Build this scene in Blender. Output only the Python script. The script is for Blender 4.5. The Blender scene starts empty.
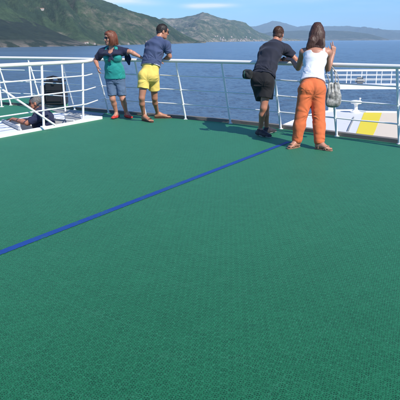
import bpy, bmesh, math, random
import numpy as np
from mathutils import Vector, noise as mn
random.seed(7); RNG = np.random.RandomState(11)
PI = math.pi
sc = bpy.context.scene
COL = sc.collection

# ------------------------------------------------------------------ camera model (used to site things in the place)
F = 550.; H = 1.42; PITCH = math.atan(159.5/550.); ROLL = math.radians(0.28)
cp, sp = math.cos(PITCH), math.sin(PITCH)
def ray(x, y):
    u = (x-200)/F; v = (200-y)/F
    u2 = u*math.cos(ROLL)+v*math.sin(ROLL); v2 = v*math.cos(ROLL)-u*math.sin(ROLL)
    return (u2, cp+v2*sp, -sp+v2*cp)
def G(x, y, z=0.):
    r = ray(x, y); t = (z-H)/r[2]; return Vector((r[0]*t, r[1]*t, z))
def J(x, y, Y):
    r = ray(x, y); t = Y/r[1]; return Vector((r[0]*t, Y, H+r[2]*t))

# ------------------------------------------------------------------ materials
def srgb(r, g, b):
    f = lambda c: (c/12.92 if c <= .04045 else ((c+.055)/1.055)**2.4)
    return (f(r/255), f(g/255), f(b/255), 1)
class NT:
    def __init__(s, name):
        s.m = bpy.data.materials.new(name); s.m.use_nodes = True
        s.t = s.m.node_tree; s.t.nodes.clear()
        s.out = s.n('ShaderNodeOutputMaterial'); s.b = s.n('ShaderNodeBsdfPrincipled')
        s.l(s.b.outputs[0], s.out.inputs[0])
    def n(s, k, **kw):
        x = s.t.nodes.new(k)
        for a, v in kw.items(): setattr(x, a, v)
        return x
    def l(s, a, b): s.t.links.new(a, b)
    def math(s, op, a, b=None, c=None):
        x = s.n('ShaderNodeMath', operation=op)
        for i, v in enumerate((a, b, c)):
            if v is None: continue
            if isinstance(v, (int, float)): x.inputs[i].default_value = v
            else: s.l(v, x.inputs[i])
        return x.outputs[0]
    def coord(s, scale=(1, 1, 1), rot=(0, 0, 0), which='Object'):
        tc = s.n('ShaderNodeTexCoord'); mp = s.n('ShaderNodeMapping')
        mp.inputs['Scale'].default_value = scale; mp.inputs['Rotation'].default_value = rot
        s.l(tc.outputs[which], mp.inputs[0]); return mp.outputs[0]
    def noise(s, vec, scale, detail=4, rough=.55, out=0):
        x = s.n('ShaderNodeTexNoise'); x.inputs['Scale'].default_value = scale
        x.inputs['Detail'].default_value = detail; x.inputs['Roughness'].default_value = rough
        if vec is not None: s.l(vec, x.inputs[0])
        return x.outputs[out]
    def ramp(s, fac, stops):
        x = s.n('ShaderNodeValToRGB'); e = x.color_ramp.elements
        while len(e) < len(stops): e.new(.5)
        for i, (p, c) in enumerate(stops): e[i].position = p; e[i].color = c if len(c) == 4 else (*c, 1)
        s.l(fac, x.inputs[0]); return x.outputs[0]
    def mix(s, fac, a, b, mode='MIX'):
        x = s.n('ShaderNodeMix', data_type='RGBA', blend_type=mode)
        for i, v in ((0, fac), (6, a), (7, b)):
            if isinstance(v, (int, float, tuple)): x.inputs[i].default_value = v if not isinstance(v, tuple) or len(v) == 4 else (*v, 1)
            else: s.l(v, x.inputs[i])
        return x.outputs[2]
    def bump(s, h, strength=.3, dist=.01, normal=None):
        x = s.n('ShaderNodeBump'); x.inputs['Strength'].default_value = strength; x.inputs['Distance'].default_value = dist
        s.l(h, x.inputs['Height'])
        if normal is not None: s.l(normal, x.inputs['Normal'])
        return x.outputs[0]
    def set(s, **kw):
        for k, v in kw.items():
            i = s.b.inputs[k.replace('_', ' ')]
            if isinstance(v, (int, float, tuple)): i.default_value = v
            else: s.l(v, i)
        return s.m
def sc3(c, k): return (c[0]*k, c[1]*k, c[2]*k, 1)

def fabric(name, c, rough=.85, var=.18, weave=900, crease=.35):
    t = NT(name); co = t.coord()
    n1 = t.noise(co, 9, 5); n2 = t.noise(co, weave, 1)
    col = t.mix(n1, sc3(c, 1-var), sc3(c, 1+var*.8))
    rn = t.n('ShaderNodeTexNoise', noise_type='RIDGED_MULTIFRACTAL'); rn.inputs['Scale'].default_value = 5.5; rn.inputs['Detail'].default_value = 3; rn.inputs['Distortion'].default_value = .6; t.l(co, rn.inputs[0])
    b0 = t.bump(rn.outputs[0], .8, .03); b1 = t.bump(t.noise(co, 26, 4), crease, .008, b0); b2 = t.bump(n2, .25, .002, b1)
    t.set(Base_Color=col, Roughness=rough, Normal=b2, Sheen_Weight=.08)
    return t.m
def paint(name, c, rough=.4, dirt=.25, dc=(.16, .11, .07), bump=.15):
    t = NT(name); co = t.coord()
    d = t.ramp(t.noise(co, 3.3, 8, .7), [(.57, (0, 0, 0)), (.80, (1, 1, 1))])
    d2 = t.ramp(t.noise(co, 37, 5, .7), [(.6, (0, 0, 0)), (.75, (1, 1, 1))])
    f = t.math('MULTIPLY', t.math('MAXIMUM', d, t.math('MULTIPLY', d2, .7)), dirt)
    col = t.mix(f, sc3(c, 1), (*dc, 1))
    t.set(Base_Color=col, Roughness=t.math('ADD', t.math('MULTIPLY', f, .3), rough), Normal=t.bump(t.noise(co, 60, 4), bump, .004))
    return t.m
def skin(name, c):
    t = NT(name); co = t.coord()
    col = t.mix(t.noise(co, 14, 5), sc3(c, .82), (c[0]*1.12, c[1]*1.0, c[2]*.96, 1))
    t.set(Base_Color=col, Roughness=.48, Subsurface_Weight=.12, Subsurface_Scale=.01, Normal=t.bump(t.noise(co, 180, 4), .18, .003))
    t.b.inputs['Subsurface Radius'].default_value = (1, .35, .2)
    return t.m
def hairm(name, c, c2):
    t = NT(name); co = t.coord((160, 160, 9))
    n = t.noise(co, 1, 3)
    t.set(Base_Color=t.mix(n, sc3(c, 1), sc3(c2, 1)), Roughness=.55, Normal=t.bump(n, .35, .004))
    return t.m

M = {}
M['white'] = paint('white_paint', (.88, .87, .83), .38, .35, (.36, .22, .12))
M['cream'] = paint('cream_paint', (.87, .84, .76), .4, .35, (.40, .30, .18))
M['rail_grey'] = paint('worn_white_paint', (.88, .87, .83), .4, .3, (.40, .28, .16))
M['grey'] = paint('grey_paint', (.27, .28, .27), .55, .5)
M['kerb'] = paint('dirty_kerb_paint', (.17, .155, .13), .7, .8, (.07, .05, .035), .4)
M['black'] = paint('black_paint', (.018, .018, .02), .45, .3, (.05, .045, .04))
M['steel'] = paint('galvanised_steel', (.42, .43, .44), .4, .3)
M['platewhite'] = paint('lower_deck_white', (.68, .68, .655), .6, .5, (.3, .25, .2))
M['beige'] = paint('lower_deck_beige', (.70, .60, .46), .7, .45, (.28, .22, .16))
M['yellow'] = paint('yellow_marking', (.78, .62, .02), .6, .25, (.4, .3, .1))
M['hull'] = paint('hull_white', (.7, .71, .72), .35, .3, (.3, .17, .08))
M['navy_d'] = paint('dark_interior', (.05, .055, .06), .7, .3)

# ------------------------------------------------------------------ mesh helpers
def link(o, parent=None):
    COL.objects.link(o)
    if parent is not None: o.parent = parent
    return o
def tag(o, label=None, cat=None, group=None, kind=None):
    for k, v in (('label', label), ('category', cat), ('group', group), ('kind', kind)):
        if v: o[k] = v
    return o
def empty(name, loc=(0, 0, 0)):
    o = bpy.data.objects.new(name, None); o.empty_display_size = .1
    o['_b'] = tuple(loc); del o['_b']
    COL.objects.link(o); o.location = loc; return o
def put(name, me, mats, parent=None, smooth=False):
    if not isinstance(mats, (list, tuple)): mats = [mats]
    for m in mats: me.materials.append(m)
    if smooth: me.polygons.foreach_set('use_smooth', [True]*len(me.polygons))
    o = bpy.data.objects.new(name, me); COL.objects.link(o)
    if parent is not None:
        o.parent = parent; o.location = -Vector(parent.location)
    return o
class MB:
    def __init__(s): s.v = []; s.f = []; s.mi = []
    def add(s, vs, fs, mi=0):
        k = len(s.v); s.v += [tuple(v) for v in vs]; s.f += [tuple(i+k for i in f) for f in fs]; s.mi += [mi]*len(fs)
    def box(s, c, sx, sy, sz, ax=None, mi=0, bev=0.):
        # bevelled box; ax = (X,Y,Z) axes
        ax = ax or (Vector((1, 0, 0)), Vector((0, 1, 0)), Vector((0, 0, 1))); c = Vector(c)
        h = (sx/2, sy/2, sz/2); b = min(bev, min(h)*.9)
        if b <= 0:
            vs = [c+ax[0]*(h[0]*i)+ax[1]*(h[1]*j)+ax[2]*(h[2]*k) for k in (-1, 1) for j in (-1, 1) for i in (-1, 1)]
            s.add(vs, [(0, 2, 3, 1), (4, 5, 7, 6), (0, 1, 5, 4), (2, 6, 7, 3), (0, 4, 6, 2), (1, 3, 7, 5)], mi); return
        bm = bmesh.new(); bmesh.ops.create_cube(bm, size=1)
        for v in bm.verts: v.co = Vector((v.co.x*sx, v.co.y*sy, v.co.z*sz))
        bmesh.ops.bevel(bm, geom=bm.edges[:], offset=b, segments=2, affect='EDGES')
        bm.verts.index_update()
        s.add([c+ax[0]*v.co.x+ax[1]*v.co.y+ax[2]*v.co.z for v in bm.verts], [[v.index for v in f.verts] for f in bm.faces], mi); bm.free()
    def tube(s, pts, r, n=10, mi=0, closed=False, cap=True):
        pts = [Vector(p) for p in pts]; rr = r if isinstance(r, (list, tuple)) else [r]*len(pts)
        rings = []; up = None
        for i, p in enumerate(pts):
            a = pts[max(i-1, 0)] if not closed else pts[i-1]; b = pts[min(i+1, len(pts)-1)] if not closed else pts[(i+1) % len(pts)]
            d = (b-a).normalized()
            if up is None:
                up = Vector((0, 0, 1)) if abs(d.z) < .9 else Vector((1, 0, 0))
            x = d.cross(up).normalized(); up = x.cross(d).normalized()
            rings.append([p+x*math.cos(2*PI*k/n)*rr[i]+up*math.sin(2*PI*k/n)*rr[i] for k in range(n)])
        vs = [v for ring in rings for v in ring]; fs = []
        m = len(pts)
        for i in range(m if closed else m-1):
            j = (i+1) % m
            for k in range(n):
                k2 = (k+1) % n; fs.append((i*n+k, i*n+k2, j*n+k2, j*n+k))
        if cap and not closed:
            fs.append(tuple(range(n))[::-1]); fs.append(tuple((m-1)*n+k for k in range(n)))
        s.add(vs, fs, mi)
    def lathe(s, c, prof, n=20, mi=0):
        vs = []; fs = []
        for r, z in prof:
            for k in range(n): vs.append((c[0]+r*math.cos(2*PI*k/n), c[1]+r*math.sin(2*PI*k/n), c[2]+z))
        for i in range(len(prof)-1):
            for k in range(n):
                k2 = (k+1) % n; fs.append((i*n+k, i*n+k2, (i+1)*n+k2, (i+1)*n+k))
        fs.append(tuple(range(n))[::-1]); fs.append(tuple((len(prof)-1)*n+k for k in range(n)))
        s.add(vs, fs, mi)
    def prism(s, poly, z0, z1, mi=0, mi_side=None):
        n = len(poly); vs = [(p[0], p[1], z0) for p in poly]+[(p[0], p[1], z1) for p in poly]
        s.add(vs, [tuple(range(n))[::-1], tuple(range(n, 2*n))], mi)
        s.add(vs, [(i, (i+1) % n, n+(i+1) % n, n+i) for i in range(n)], mi if mi_side is None else mi_side)
    def build(s, name, mats, parent=None, smooth=False, fix=True):
        me = bpy.data.meshes.new(name); me.from_pydata(s.v, [], s.f)
        me.polygons.foreach_set('material_index', s.mi)
        if fix:
            bm = bmesh.new(); bm.from_mesh(me); bmesh.ops.recalc_face_normals(bm, faces=bm.faces); bm.to_mesh(me); bm.free()
        me.update()
        o = put(name, me, mats, parent, False)
        if smooth:
            me.polygons.foreach_set('use_smooth', [True]*len(me.polygons))
            try: me.set_sharp_from_angle(angle=math.radians(40))
            except Exception: pass
        return o

# ------------------------------------------------------------------ implicit surfaces (bodies and clothes)
def vnoise(P, freq, seed=0):
    fr = np.asarray(freq, dtype=np.float32)*np.ones(3, np.float32)
    q = P*fr+np.float32(seed*17.31+100); i = np.floor(q).astype(np.int64); f = (q-i).astype(np.float32); f = f*f*(3-2*f)
    def h(a, b, c):
        n = (a*73856093) ^ (b*19349663) ^ (c*83492791) ^ (seed*2654435); n = (n ^ (n >> 13))*1274126177 & 0x7fffffff
        return ((n ^ (n >> 15)) % 65536).astype(np.float32)/32768.-1
    r = 0
    for dx in (0, 1):
        for dy in (0, 1):
            for dz in (0, 1):
                w = (f[:, 0] if dx else 1-f[:, 0])*(f[:, 1] if dy else 1-f[:, 1])*(f[:, 2] if dz else 1-f[:, 2])
                r = r+w*h(i[:, 0]+dx, i[:, 1]+dy, i[:, 2]+dz)
    return r
def PR(a, b, w0, w1=None, d0=None, d1=None, side=None, cap=None, k=.02, op='u', flat=(0, 0)):
    w1 = w0 if w1 is None else w1; d0 = w0 if d0 is None else d0; d1 = (w1 if d0 == w0 else d0) if d1 is None else d1
    return dict(a=np.array(a, float), b=np.array(b, float), w=(w0, w1), d=(d0, d1), side=None if side is None else np.array(side, float), cap=cap, k=k, op=op, flat=flat)
def EL(c, r, ax=None, k=.02, op='u'):
    # ellipsoid with axes columns
    ax = ax or (Vector((1, 0, 0)), Vector((0, 1, 0)), Vector((0, 0, 1)))
    return dict(a=np.array(c, float), b=np.array(c, float)+1e-6*np.array(ax[2], float), w=(r[0], r[0]), d=(r[1], r[1]), side=np.array(ax[0], float), cap=r[2], k=k, op=op, flat=(0, 0), el=np.array(ax[2], float))
def PL(p, n, k=.004):   # cut away what lies on the +n side of the plane
    return dict(plane=(np.array(p, float), np.array(n, float)/np.linalg.norm(n)), k=k, op='p')
def evalp(p, X):
    ax = p['b']-p['a']; L = np.linalg.norm(ax); ax = p['el'] if 'el' in p else ax/max(L, 1e-9)
    sd = p['side'] if p['side'] is not None else (np.array([1., 0, 0]) if abs(ax[0]) < .8 else np.array([0, 1., 0]))
    sd = sd-ax*(sd@ax); sd /= np.linalg.norm(sd); dp = np.cross(ax, sd)
    R = X-p['a'].astype(np.float32)
    s = R@ax.astype(np.float32); x = R@sd.astype(np.float32); y = R@dp.astype(np.float32)
    t = np.clip(s/max(L, 1e-6), 0, 1); e = s-t*L
    w = p['w'][0]+(p['w'][1]-p['w'][0])*t; d = p['d'][0]+(p['d'][1]-p['d'][0])*t
    c = np.minimum(w, d) if p['cap'] is None else p['cap']
    k0 = np.sqrt((x/w)**2+(y/d)**2+(e/c)**2)+1e-6
    k1 = np.sqrt((x/w**2)**2+(y/d**2)**2+(e/c**2)**2)+1e-6
    r = k0*(k0-1)/k1
    r = np.where(k0 < .15, -np.minimum(w, d)*.8, r)
    if p['flat'][0]: r = np.maximum(r, -s)
    if p['flat'][1]: r = np.maximum(r, s-L)
    return r
def surf(prims, vox, disp=None, mg=.02):
    lo = np.array([1e9]*3); hi = -lo
    for p in prims:
        if p['op'] != 'u': continue
        m = max(p['w']+p['d']+((p['cap'],) if p['cap'] else ()))+mg
        lo = np.minimum(lo, np.minimum(p['a'], p['b'])-m); hi = np.maximum(hi, np.maximum(p['a'], p['b'])+m)
    n = np.ceil((hi-lo)/vox).astype(int)+2
    f = np.full(n, .2, np.float32)
    gx = [(lo[i]+vox*np.arange(n[i])).astype(np.float32) for i in range(3)]
    for p in prims:
        if 'plane' in p:
            q, nn = p['plane']
            d = (gx[0]-q[0])[:, None, None]*nn[0]+(gx[1]-q[1])[None, :, None]*nn[1]+(gx[2]-q[2])[None, None, :]*nn[2]
            f = np.maximum(f, d.astype(np.float32)); continue
        m = max(p['w']+p['d']+((p['cap'],) if p['cap'] else ()))+p['k']+3*vox
        a = np.maximum(((np.minimum(p['a'], p['b'])-m-lo)/vox).astype(int), 0); b = np.minimum(((np.maximum(p['a'], p['b'])+m-lo)/vox).astype(int)+2, n)
        if (b <= a).any(): continue
        sl = tuple(slice(a[i], b[i]) for i in range(3))
        X = np.stack(np.meshgrid(gx[0][sl[0]], gx[1][sl[1]], gx[2][sl[2]], indexing='ij'), -1).reshape(-1, 3)
        v = evalp(p, X).reshape([b[i]-a[i] for i in range(3)]).astype(np.float32); g = f[sl]; k = max(p['k'], 1e-4)
        if p['op'] == 'u':
            h = np.maximum(k-np.abs(g-v), 0)/k; f[sl] = np.minimum(g, v)-h*h*k*.25
        else:
            v = -v; h = np.maximum(k-np.abs(g-v), 0)/k; f[sl] = np.maximum(g, v)+h*h*k*.25
    if disp is not None:
        idx = np.argwhere(np.abs(f) < .035); P = (lo+idx*vox).astype(np.float32)
        f[idx[:, 0], idx[:, 1], idx[:, 2]] += disp(P).astype(np.float32)
    return nets(f, lo, vox)
def nets(f, lo, vox):
    ins = f < 0; n = f.shape
    c = [(i, j, k) for i in (0, 1) for j in (0, 1) for k in (0, 1)]
    def sh(A, o): return A[o[0]:n[0]-1+o[0], o[1]:n[1]-1+o[1], o[2]:n[2]-1+o[2]]
    cnt = sum(sh(ins, o).astype(np.int8) for o in c)
    act = np.argwhere((cnt > 0) & (cnt < 8))
    idg = np.full((n[0]-1, n[1]-1, n[2]-1), -1, np.int64); idg[act[:, 0], act[:, 1], act[:, 2]] = np.arange(len(act))
    pos = np.zeros((len(act), 3)); num = np.zeros(len(act))
    val = {o: f[act[:, 0]+o[0], act[:, 1]+o[1], act[:, 2]+o[2]].astype(float) for o in c}
    for o in c:
        for ax in range(3):
            if o[ax]: continue
            o2 = list(o); o2[ax] = 1; o2 = tuple(o2); a, b = val[o], val[o2]; m = (a < 0) != (b < 0)
            t = np.where(m, a/np.where(a-b == 0, 1, a-b), 0); q = np.tile(np.array(o, float), (len(act), 1)); q[:, ax] = t
            pos[m] += q[m]; num[m] += 1
    V = lo+(act+pos/num[:, None])*vox
    quads = []
    for ax in range(3):
        s0 = [slice(0, n[i]) for i in range(3)]; s1 = list(s0); s0[ax] = slice(0, n[ax]-1); s1[ax] = slice(1, n[ax])
        A = ins[tuple(s0)]; B = ins[tuple(s1)]; e = np.argwhere(A != B); a, b = [(1, 2), (2, 0), (0, 1)][ax]
        e = e[(e[:, a] > 0) & (e[:, b] > 0) & (e[:, a] < n[a]-1) & (e[:, b] < n[b]-1)]
        fl = A[e[:, 0], e[:, 1], e[:, 2]]
        def g(da, db):
            q = e.copy(); q[:, a] -= da; q[:, b] -= db; return idg[q[:, 0], q[:, 1], q[:, 2]]
        Q = np.stack([g(1, 1), g(0, 1), g(0, 0), g(1, 0)], 1); Q[~fl] = Q[~fl][:, ::-1]
        quads.append(Q)
    Q = np.concatenate(quads); Q = Q[(Q >= 0).all(1)]
    # one light smoothing pass
    for _ in range(1):
        acc = np.zeros_like(V); cn = np.zeros(len(V))
        for i in range(4):
            np.add.at(acc, Q[:, i], V[Q[:, (i+1) % 4]]+V[Q[:, i-1]]); np.add.at(cn, Q[:, i], 2)
        V = V*.5+.5*acc/np.maximum(cn, 1)[:, None]
    return V, Q
def sobj(name, prims, vox, mats, parent, disp=None, mat_fn=None):
    V, Q = surf(prims, vox, disp)
    me = bpy.data.meshes.new(name); me.vertices.add(len(V)); me.vertices.foreach_set('co', V.astype(np.float32).ravel())
    me.loops.add(len(Q)*4); me.loops.foreach_set('vertex_index', Q.astype(np.int32).ravel())
    me.polygons.add(len(Q)); me.polygons.foreach_set('loop_start', np.arange(0, len(Q)*4, 4, dtype=np.int32))
    try: me.polygons.foreach_set('loop_total', np.full(len(Q), 4, dtype=np.int32))
    except Exception: pass
    me.update(calc_edges=True); me.validate()
    o = put(name, me, mats, parent, True)
    if mat_fn is not None and len(me.polygons) == len(Q):
        me.polygons.foreach_set('material_index', mat_fn(V[Q].mean(1)).astype(np.int32))
    return o
def folds(amp, fr, seed, amp2=0, fr2=None):
    def d(P):
        Q = P+(.035*np.stack([vnoise(P, 7, seed+20), vnoise(P, 7, seed+21), vnoise(P, 7, seed+22)], 1)).astype(np.float32)
        n0 = vnoise(Q, fr, seed); r = amp*(.75-2*np.abs(n0))*np.clip(.55+.9*vnoise(P, 4.5, seed+9), .1, 1.2)
        if amp2: r = r+amp2*vnoise(P, fr2, seed+3)
        return r
    return d

def creases(items, base=None):
    # tension folds fanning out from the points where cloth is pulled or gathered
    def d(P):
        r = base(P) if base is not None else np.zeros(len(P))
        for i, (c, amp, rad_, cnt) in enumerate(items):
            R_ = P-np.array(c); q = np.sqrt((R_**2).sum(1))+1e-6; a_ = np.arctan2(R_[:, 2], R_[:, 0]+.6*R_[:, 1])
            U_ = np.stack([np.cos(a_)*cnt/3., np.sin(a_)*cnt/3., q*3.+i*7.7], 1).astype(np.float32)
            r = r+amp*(.7-2.2*np.abs(vnoise(U_, 1., 140+i)))*np.exp(-(q/rad_)**2)*np.clip(q/.05, 0, 1)
        return r
    return d
# ---- anatomy
V3 = lambda *a: Vector(a)
def lerp(a, b, t): return a+(b-a)*t
class Fr:
    def __init__(s, c, fwd, up):
        s.c = Vector(c); s.u = Vector(up).normalized(); f = Vector(fwd); s.f = (f-s.u*f.dot(s.u)).normalized(); s.r = s.f.cross(s.u).normalized()
    def p(s, x, y, z): return s.c+s.r*x+s.f*y+s.u*z
    def ax(s): return (s.r, s.f, s.u)
    def loc(s, P): 
        R = P-np.array(s.c); return R@np.array(s.r), R@np.array(s.f), R@np.array(s.u)
def head(fr, k=1.):
    a = fr.ax(); e = lambda c, r, kk=.02, op='u': EL(fr.p(*[q*k for q in c]), [q*k for q in r], a, kk*k, op)
    L = [e((0, -.012, .03), (.073, .093, .088)), e((0, .03, -.03), (.060, .062, .085), .03), e((0, .042, -.085), (.042, .040, .034), .03),
         e((0, .068, .04), (.05, .03, .03), .03)]
    for s in (-1, 1):
        L += [e((s*.032, .09, .004), (.017, .014, .011), .012, 's'), e((s*.032, .078, .003), (.014, .013, .011), .004),
              e((s*.036, .068, -.028), (.022, .02, .018), .02), e((s*.075, -.008, -.008), (.009, .020, .031), .008), e((s*.034, .083, .024), (.02, .01, .006), .01)]
    L += [PR(fr.p(0, .088*k, .012*k), fr.p(0, .112*k, -.026*k), .008*k, .011*k, k=.012*k), e((.010, .100, -.030), (.009, .011, .008), .008), e((-.010, .100, -.030), (.009, .011, .008), .008),
          e((0, .090, -.056), (.023, .010, .0055), .006), e((0, .087, -.066), (.020, .010, .0065), .006), e((0, .076, -.098), (.018, .016, .014), .015)]
    return L
def hand(wr, d, n, thumb, k=1., curl=.35, spread=.12, curls=None, pts_only=False):
    """palm + five fingers; d along the fingers, n palm side, thumb = direction of the thumb side"""
    wr = Vector(wr); d = Vector(d).normalized(); n = Vector(n); n = (n-d*n.dot(d)).normalized(); s = d.cross(n).normalized()
    if s.dot(Vector(thumb)) < 0: s = -s
    L = []
    offs = (.028, .010, -.009, -.027); lens = (.070, .079, .073, .058); rad = (.0092, .0095, .0090, .0080)
    for i in range(4):
        kn = wr+d*(.088-.006*abs(i-1))*k+s*offs[i]*k
        L.append(PR(wr+s*offs[i]*.55*k+d*.006*k, kn, .0145*k, .0120*k, k=.014*k))
        c = (curls[i] if curls else curl); dd = (d+s*spread*offs[i]/.028).normalized(); p = kn
        for j, fr in enumerate((.45, .32, .23)):
            ang = c*(j+.6); v = dd*math.cos(ang)+n*math.sin(ang); q = p+v*lens[i]*fr*k
            L.append(PR(p, q, rad[i]*k*(1-.07*j), rad[i]*k*(.93-.09*j), k=.003)); p = q
    p0 = wr+s*.020*k+d*.018*k+n*.006*k; p1 = p0+(d*.55+s*.75+n*.25).normalized()*.042*k; p2 = p1+(d*.85+s*.35+n*.35).normalized()*.032*k; p3 = p2+(d*.95+s*.05+n*.3).normalized()*.026*k
    L += [PR(p0, p1, .0150*k, .0115*k, k=.014*k), PR(p1, p2, .0108*k, .0098*k, k=.003), PR(p2, p3, .0098*k, .0080*k, k=.003)]
    return L
def foot(an, to, k=1.):
    """an: ankle joint, to: tip of the toes on the ground plane"""
    an = Vector(an); to = Vector(to); g = to.z; d = (to-an); d.z = 0; Lh = max(d.length, .08); d.normalize(); s = d.cross(V3(0, 0, 1))
    heel = an-d*.035*k; heel.z = g+.034*k; ball = an+d*(Lh*.62); ball.z = g+.024*k; mid = an+d*.04; mid.z = g+.062*k
    L = [PR(heel, heel+d*.02, .030*k, k=.02), PR(an, mid, .036*k, .033*k, k=.03), PR(mid, ball, .034*k, .040*k, .034*k, .022*k, s, k=.03), PR(heel, ball, .028*k, .038*k, .030*k, .022*k, s, k=.03)]
    for i in range(5):
        o = (-.030+.0155*i)*k; ln = Lh*(.30-.028*abs(i-.5)*1.2)
        b = ball+s*o; e = ball+d*ln+s*o*1.05; e.z = g+.011*k; b.z = g+.018*k
        L.append(PR(b, e, .011*k, (.0105 if i else .013)*k, k=.006))
    return L
class Person:
    """jt: dict of joints; back = unit vector out of the person's back; side = unit vector across the shoulders"""
    def __init__(s, jt, side, back, sex='m', bulk=1., hk=1., hf=None, hu=None, bend=0., gl=.062):
        s.gl = gl
        s.j = jt; s.side = Vector(side).normalized(); s.back = Vector(back).normalized(); s.sex = sex; s.b = bulk
        P, N = jt['pel'], jt['neck']; s.st = []
        w = dict(m=[(.165, .118), (.142, .104), (.158, .118), (.172, .112), (.13, .08)], f=[(.172, .118), (.126, .094), (.138, .105), (.150, .100), (.11, .07)])[sex]
        for t, (a, b) in zip((0., .34, .62, .82, .95), w):
            s.st.append((lerp(P, N, t)+s.back*bend*math.sin(t*PI), a*bulk, b*bulk))
        s.fr = Fr(jt['head'], hf, hu or (0, 0, 1)); s.hk = hk
    def torso(s, inf=0., i0=0, i1=4, k=.05):
        L = []
        for i in range(i0, i1):
            a, b = s.st[i], s.st[i+1]
            L.append(PR(a[0], b[0], a[1]+inf, b[1]+inf, a[2]+inf, b[2]+inf, s.side, k=k, cap=.05+inf))
        return L
    def shoulders(s, inf=0.):
        j = s.j; c = s.st[3][0]; rb = .9+.1*s.b
        r0, r1 = (.052*rb, .062*rb) if s.sex == 'm' else (.042*rb, .050*rb)
        return [PR(j['shl'], j['shr'], r0+inf, k=.06), PR(j['neck'], j['shl'], r1*.9+inf, r0*.85+inf, k=.05), PR(j['neck'], j['shr'], r1*.9+inf, r0*.85+inf, k=.05),
                PR(c, j['shl'], .075+inf, r0+inf, k=.05), PR(c, j['shr'], .075+inf, r0+inf, k=.05)]
    def arm(s, q, r=(.049, .041, .040, .026), t0=0., t1=1., inf=0., flat=(0, 0), lower=True):
        sh, el, wr = s.j['sh'+q], s.j['el'+q], s.j['wr'+q]; r = [x*(.5+.5*s.b) for x in r]
        a = lerp(sh, el, t0); b = lerp(sh, el, t1)
        L = [PR(a, b, lerp(r[0], r[1], t0)+inf, lerp(r[0], r[1], t1)+inf, k=.03, flat=flat)]
        if lower: L += [PR(el, lerp(el, wr, .3), r[1]*.88+inf, r[2]+inf, k=.012), PR(lerp(el, wr, .28), wr, r[2]+inf, r[3]+inf, r[2]+inf, r[3]*.85+inf, k=.012)]
        return L
    def leg(s, q, r=(.086, .058, .056, .036), inf=0., t1=1., lower=True, calf=None):
        hp, kn, an = s.j['hip'+q], s.j['kn'+q], s.j['an'+q]; r = [x*(.4+.6*s.b) for x in r]
        b = lerp(hp, kn, t1); L = [PR(hp, b, r[0]+inf, (lerp(r[0], r[1], t1)-(.006 if lower else 0))+inf, k=.025)]
        if lower:
            cf = lerp(kn, an, .3)+s.back*.014
            L += [PR(kn, cf, r[1]*.82, r[2]*.88, k=.025), PR(cf, lerp(kn, an, .75), r[2]*.88, r[3]*.92, k=.02), PR(lerp(kn, an, .72), an, r[3]*.92, r[3]*.90, k=.01), EL(kn-s.back*.014, (.028*(.4+.6*s.b), .028, .04), None, .02)]
        return L
    def glutes(s, inf=0.):
        L = []
        for q in 'lr':
            c = s.j['hip'+q]+s.back*s.gl+V3(0, 0, .015)
            g_ = .080 if s.sex == 'm' else .086
            L.append(EL(c, (g_+inf, .066+inf, .090+inf), None, .05))
        return L
    def body(s):
        j = s.j; up = (j['head']-j['neck']).normalized()
        nr = .052 if s.sex == 'm' else .042
        L = s.torso(-.010)+s.shoulders(-.004)+[PR(j['neck'], j['head']-up*.03+s.fr.f*-.012, nr*1.08, nr, k=.03)]
        L += head(s.fr, s.hk)
        for q in 'lr':
            L += s.arm(q)+s.leg(q)
        L += s.glutes(-.030)
        return L
def bones(nm, j):
    d = lambda a, b: round((j[a]-j[b]).length, 2)
    print('BONES', nm, 'torso', d('pel', 'neck'), 'head', d('neck', 'head'), 'shw', d('shl', 'shr'), 'uaL', d('shl', 'ell'), 'faL', d('ell', 'wrl'), 'uaR', d('shr', 'elr'), 'faR', d('elr', 'wrr'),
          'thL', d('hipl', 'knl'), 'cfL', d('knl', 'anl'), 'thR', d('hipr', 'knr'), 'cfR', d('knr', 'anr'), 'pelz', round(j['pel'].z, 2), 'headz', round(j['head'].z, 2), 'anz', round(j['anl'].z, 2), round(j['anr'].z, 2))
def shades(fr, k, mat, parent, name='sunglasses'):
    b = MB(); m = MB()
    for s in (-1, 1):
        pr = []
        c = fr.p(s*.034*k, .101*k, .004*k); n = 16; ring = []
        for z in (0, 1):
            for i in range(n):
                a = 2*PI*i/n; x = .031*math.copysign(abs(math.cos(a))**.8, math.cos(a)); y = .022*math.copysign(abs(math.sin(a))**.8, math.sin(a))
                ring.append(c+fr.r*x*k+fr.u*y*k+fr.f*((.004*z)-.25*abs(s*.034+x)**2*12)*k)
        m.add(ring, [tuple(range(n))[::-1], tuple(range(n, 2*n))]+[(i, (i+1) % n, n+(i+1) % n, n+i) for i in range(n)])
        m.tube([fr.p(s*.062*k, .090*k, .012*k), fr.p(s*.079*k, .04*k, .012*k), fr.p(s*.081*k, -.012*k, .008*k)], .0032*k, 6)
    m.tube([fr.p(-.01*k, .103*k, .01*k), fr.p(.01*k, .103*k, .01*k)], .003*k, 6)
    return m.build(name, mat, parent)
M['lens'] = NT('dark_lens').set(Base_Color=(.008, .008, .01, 1), Roughness=.12)
def body_mats(sk, fr, k, hairc=None):
    lip = NT('lips_tint'); lip.set(Base_Color=(.42, .13, .11, 1), Roughness=.4)
    brow = NT('eyebrow_hair'); brow.set(Base_Color=hairc or (.05, .03, .02, 1), Roughness=.7)
    def fn(C):
        x, y, z = fr.loc(C); x, y, z = x/k, y/k, z/k; r = np.zeros(len(C))
        r[(y > .075) & (np.abs(x) < .024) & (np.abs(z+.061) < .0105)] = 1
        r[(y > .07) & (np.abs(np.abs(x)-.034) < .022) & (np.abs(z-.0275) < .005)] = 2
        return r
    return [sk, lip.m, brow.m], fn
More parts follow.
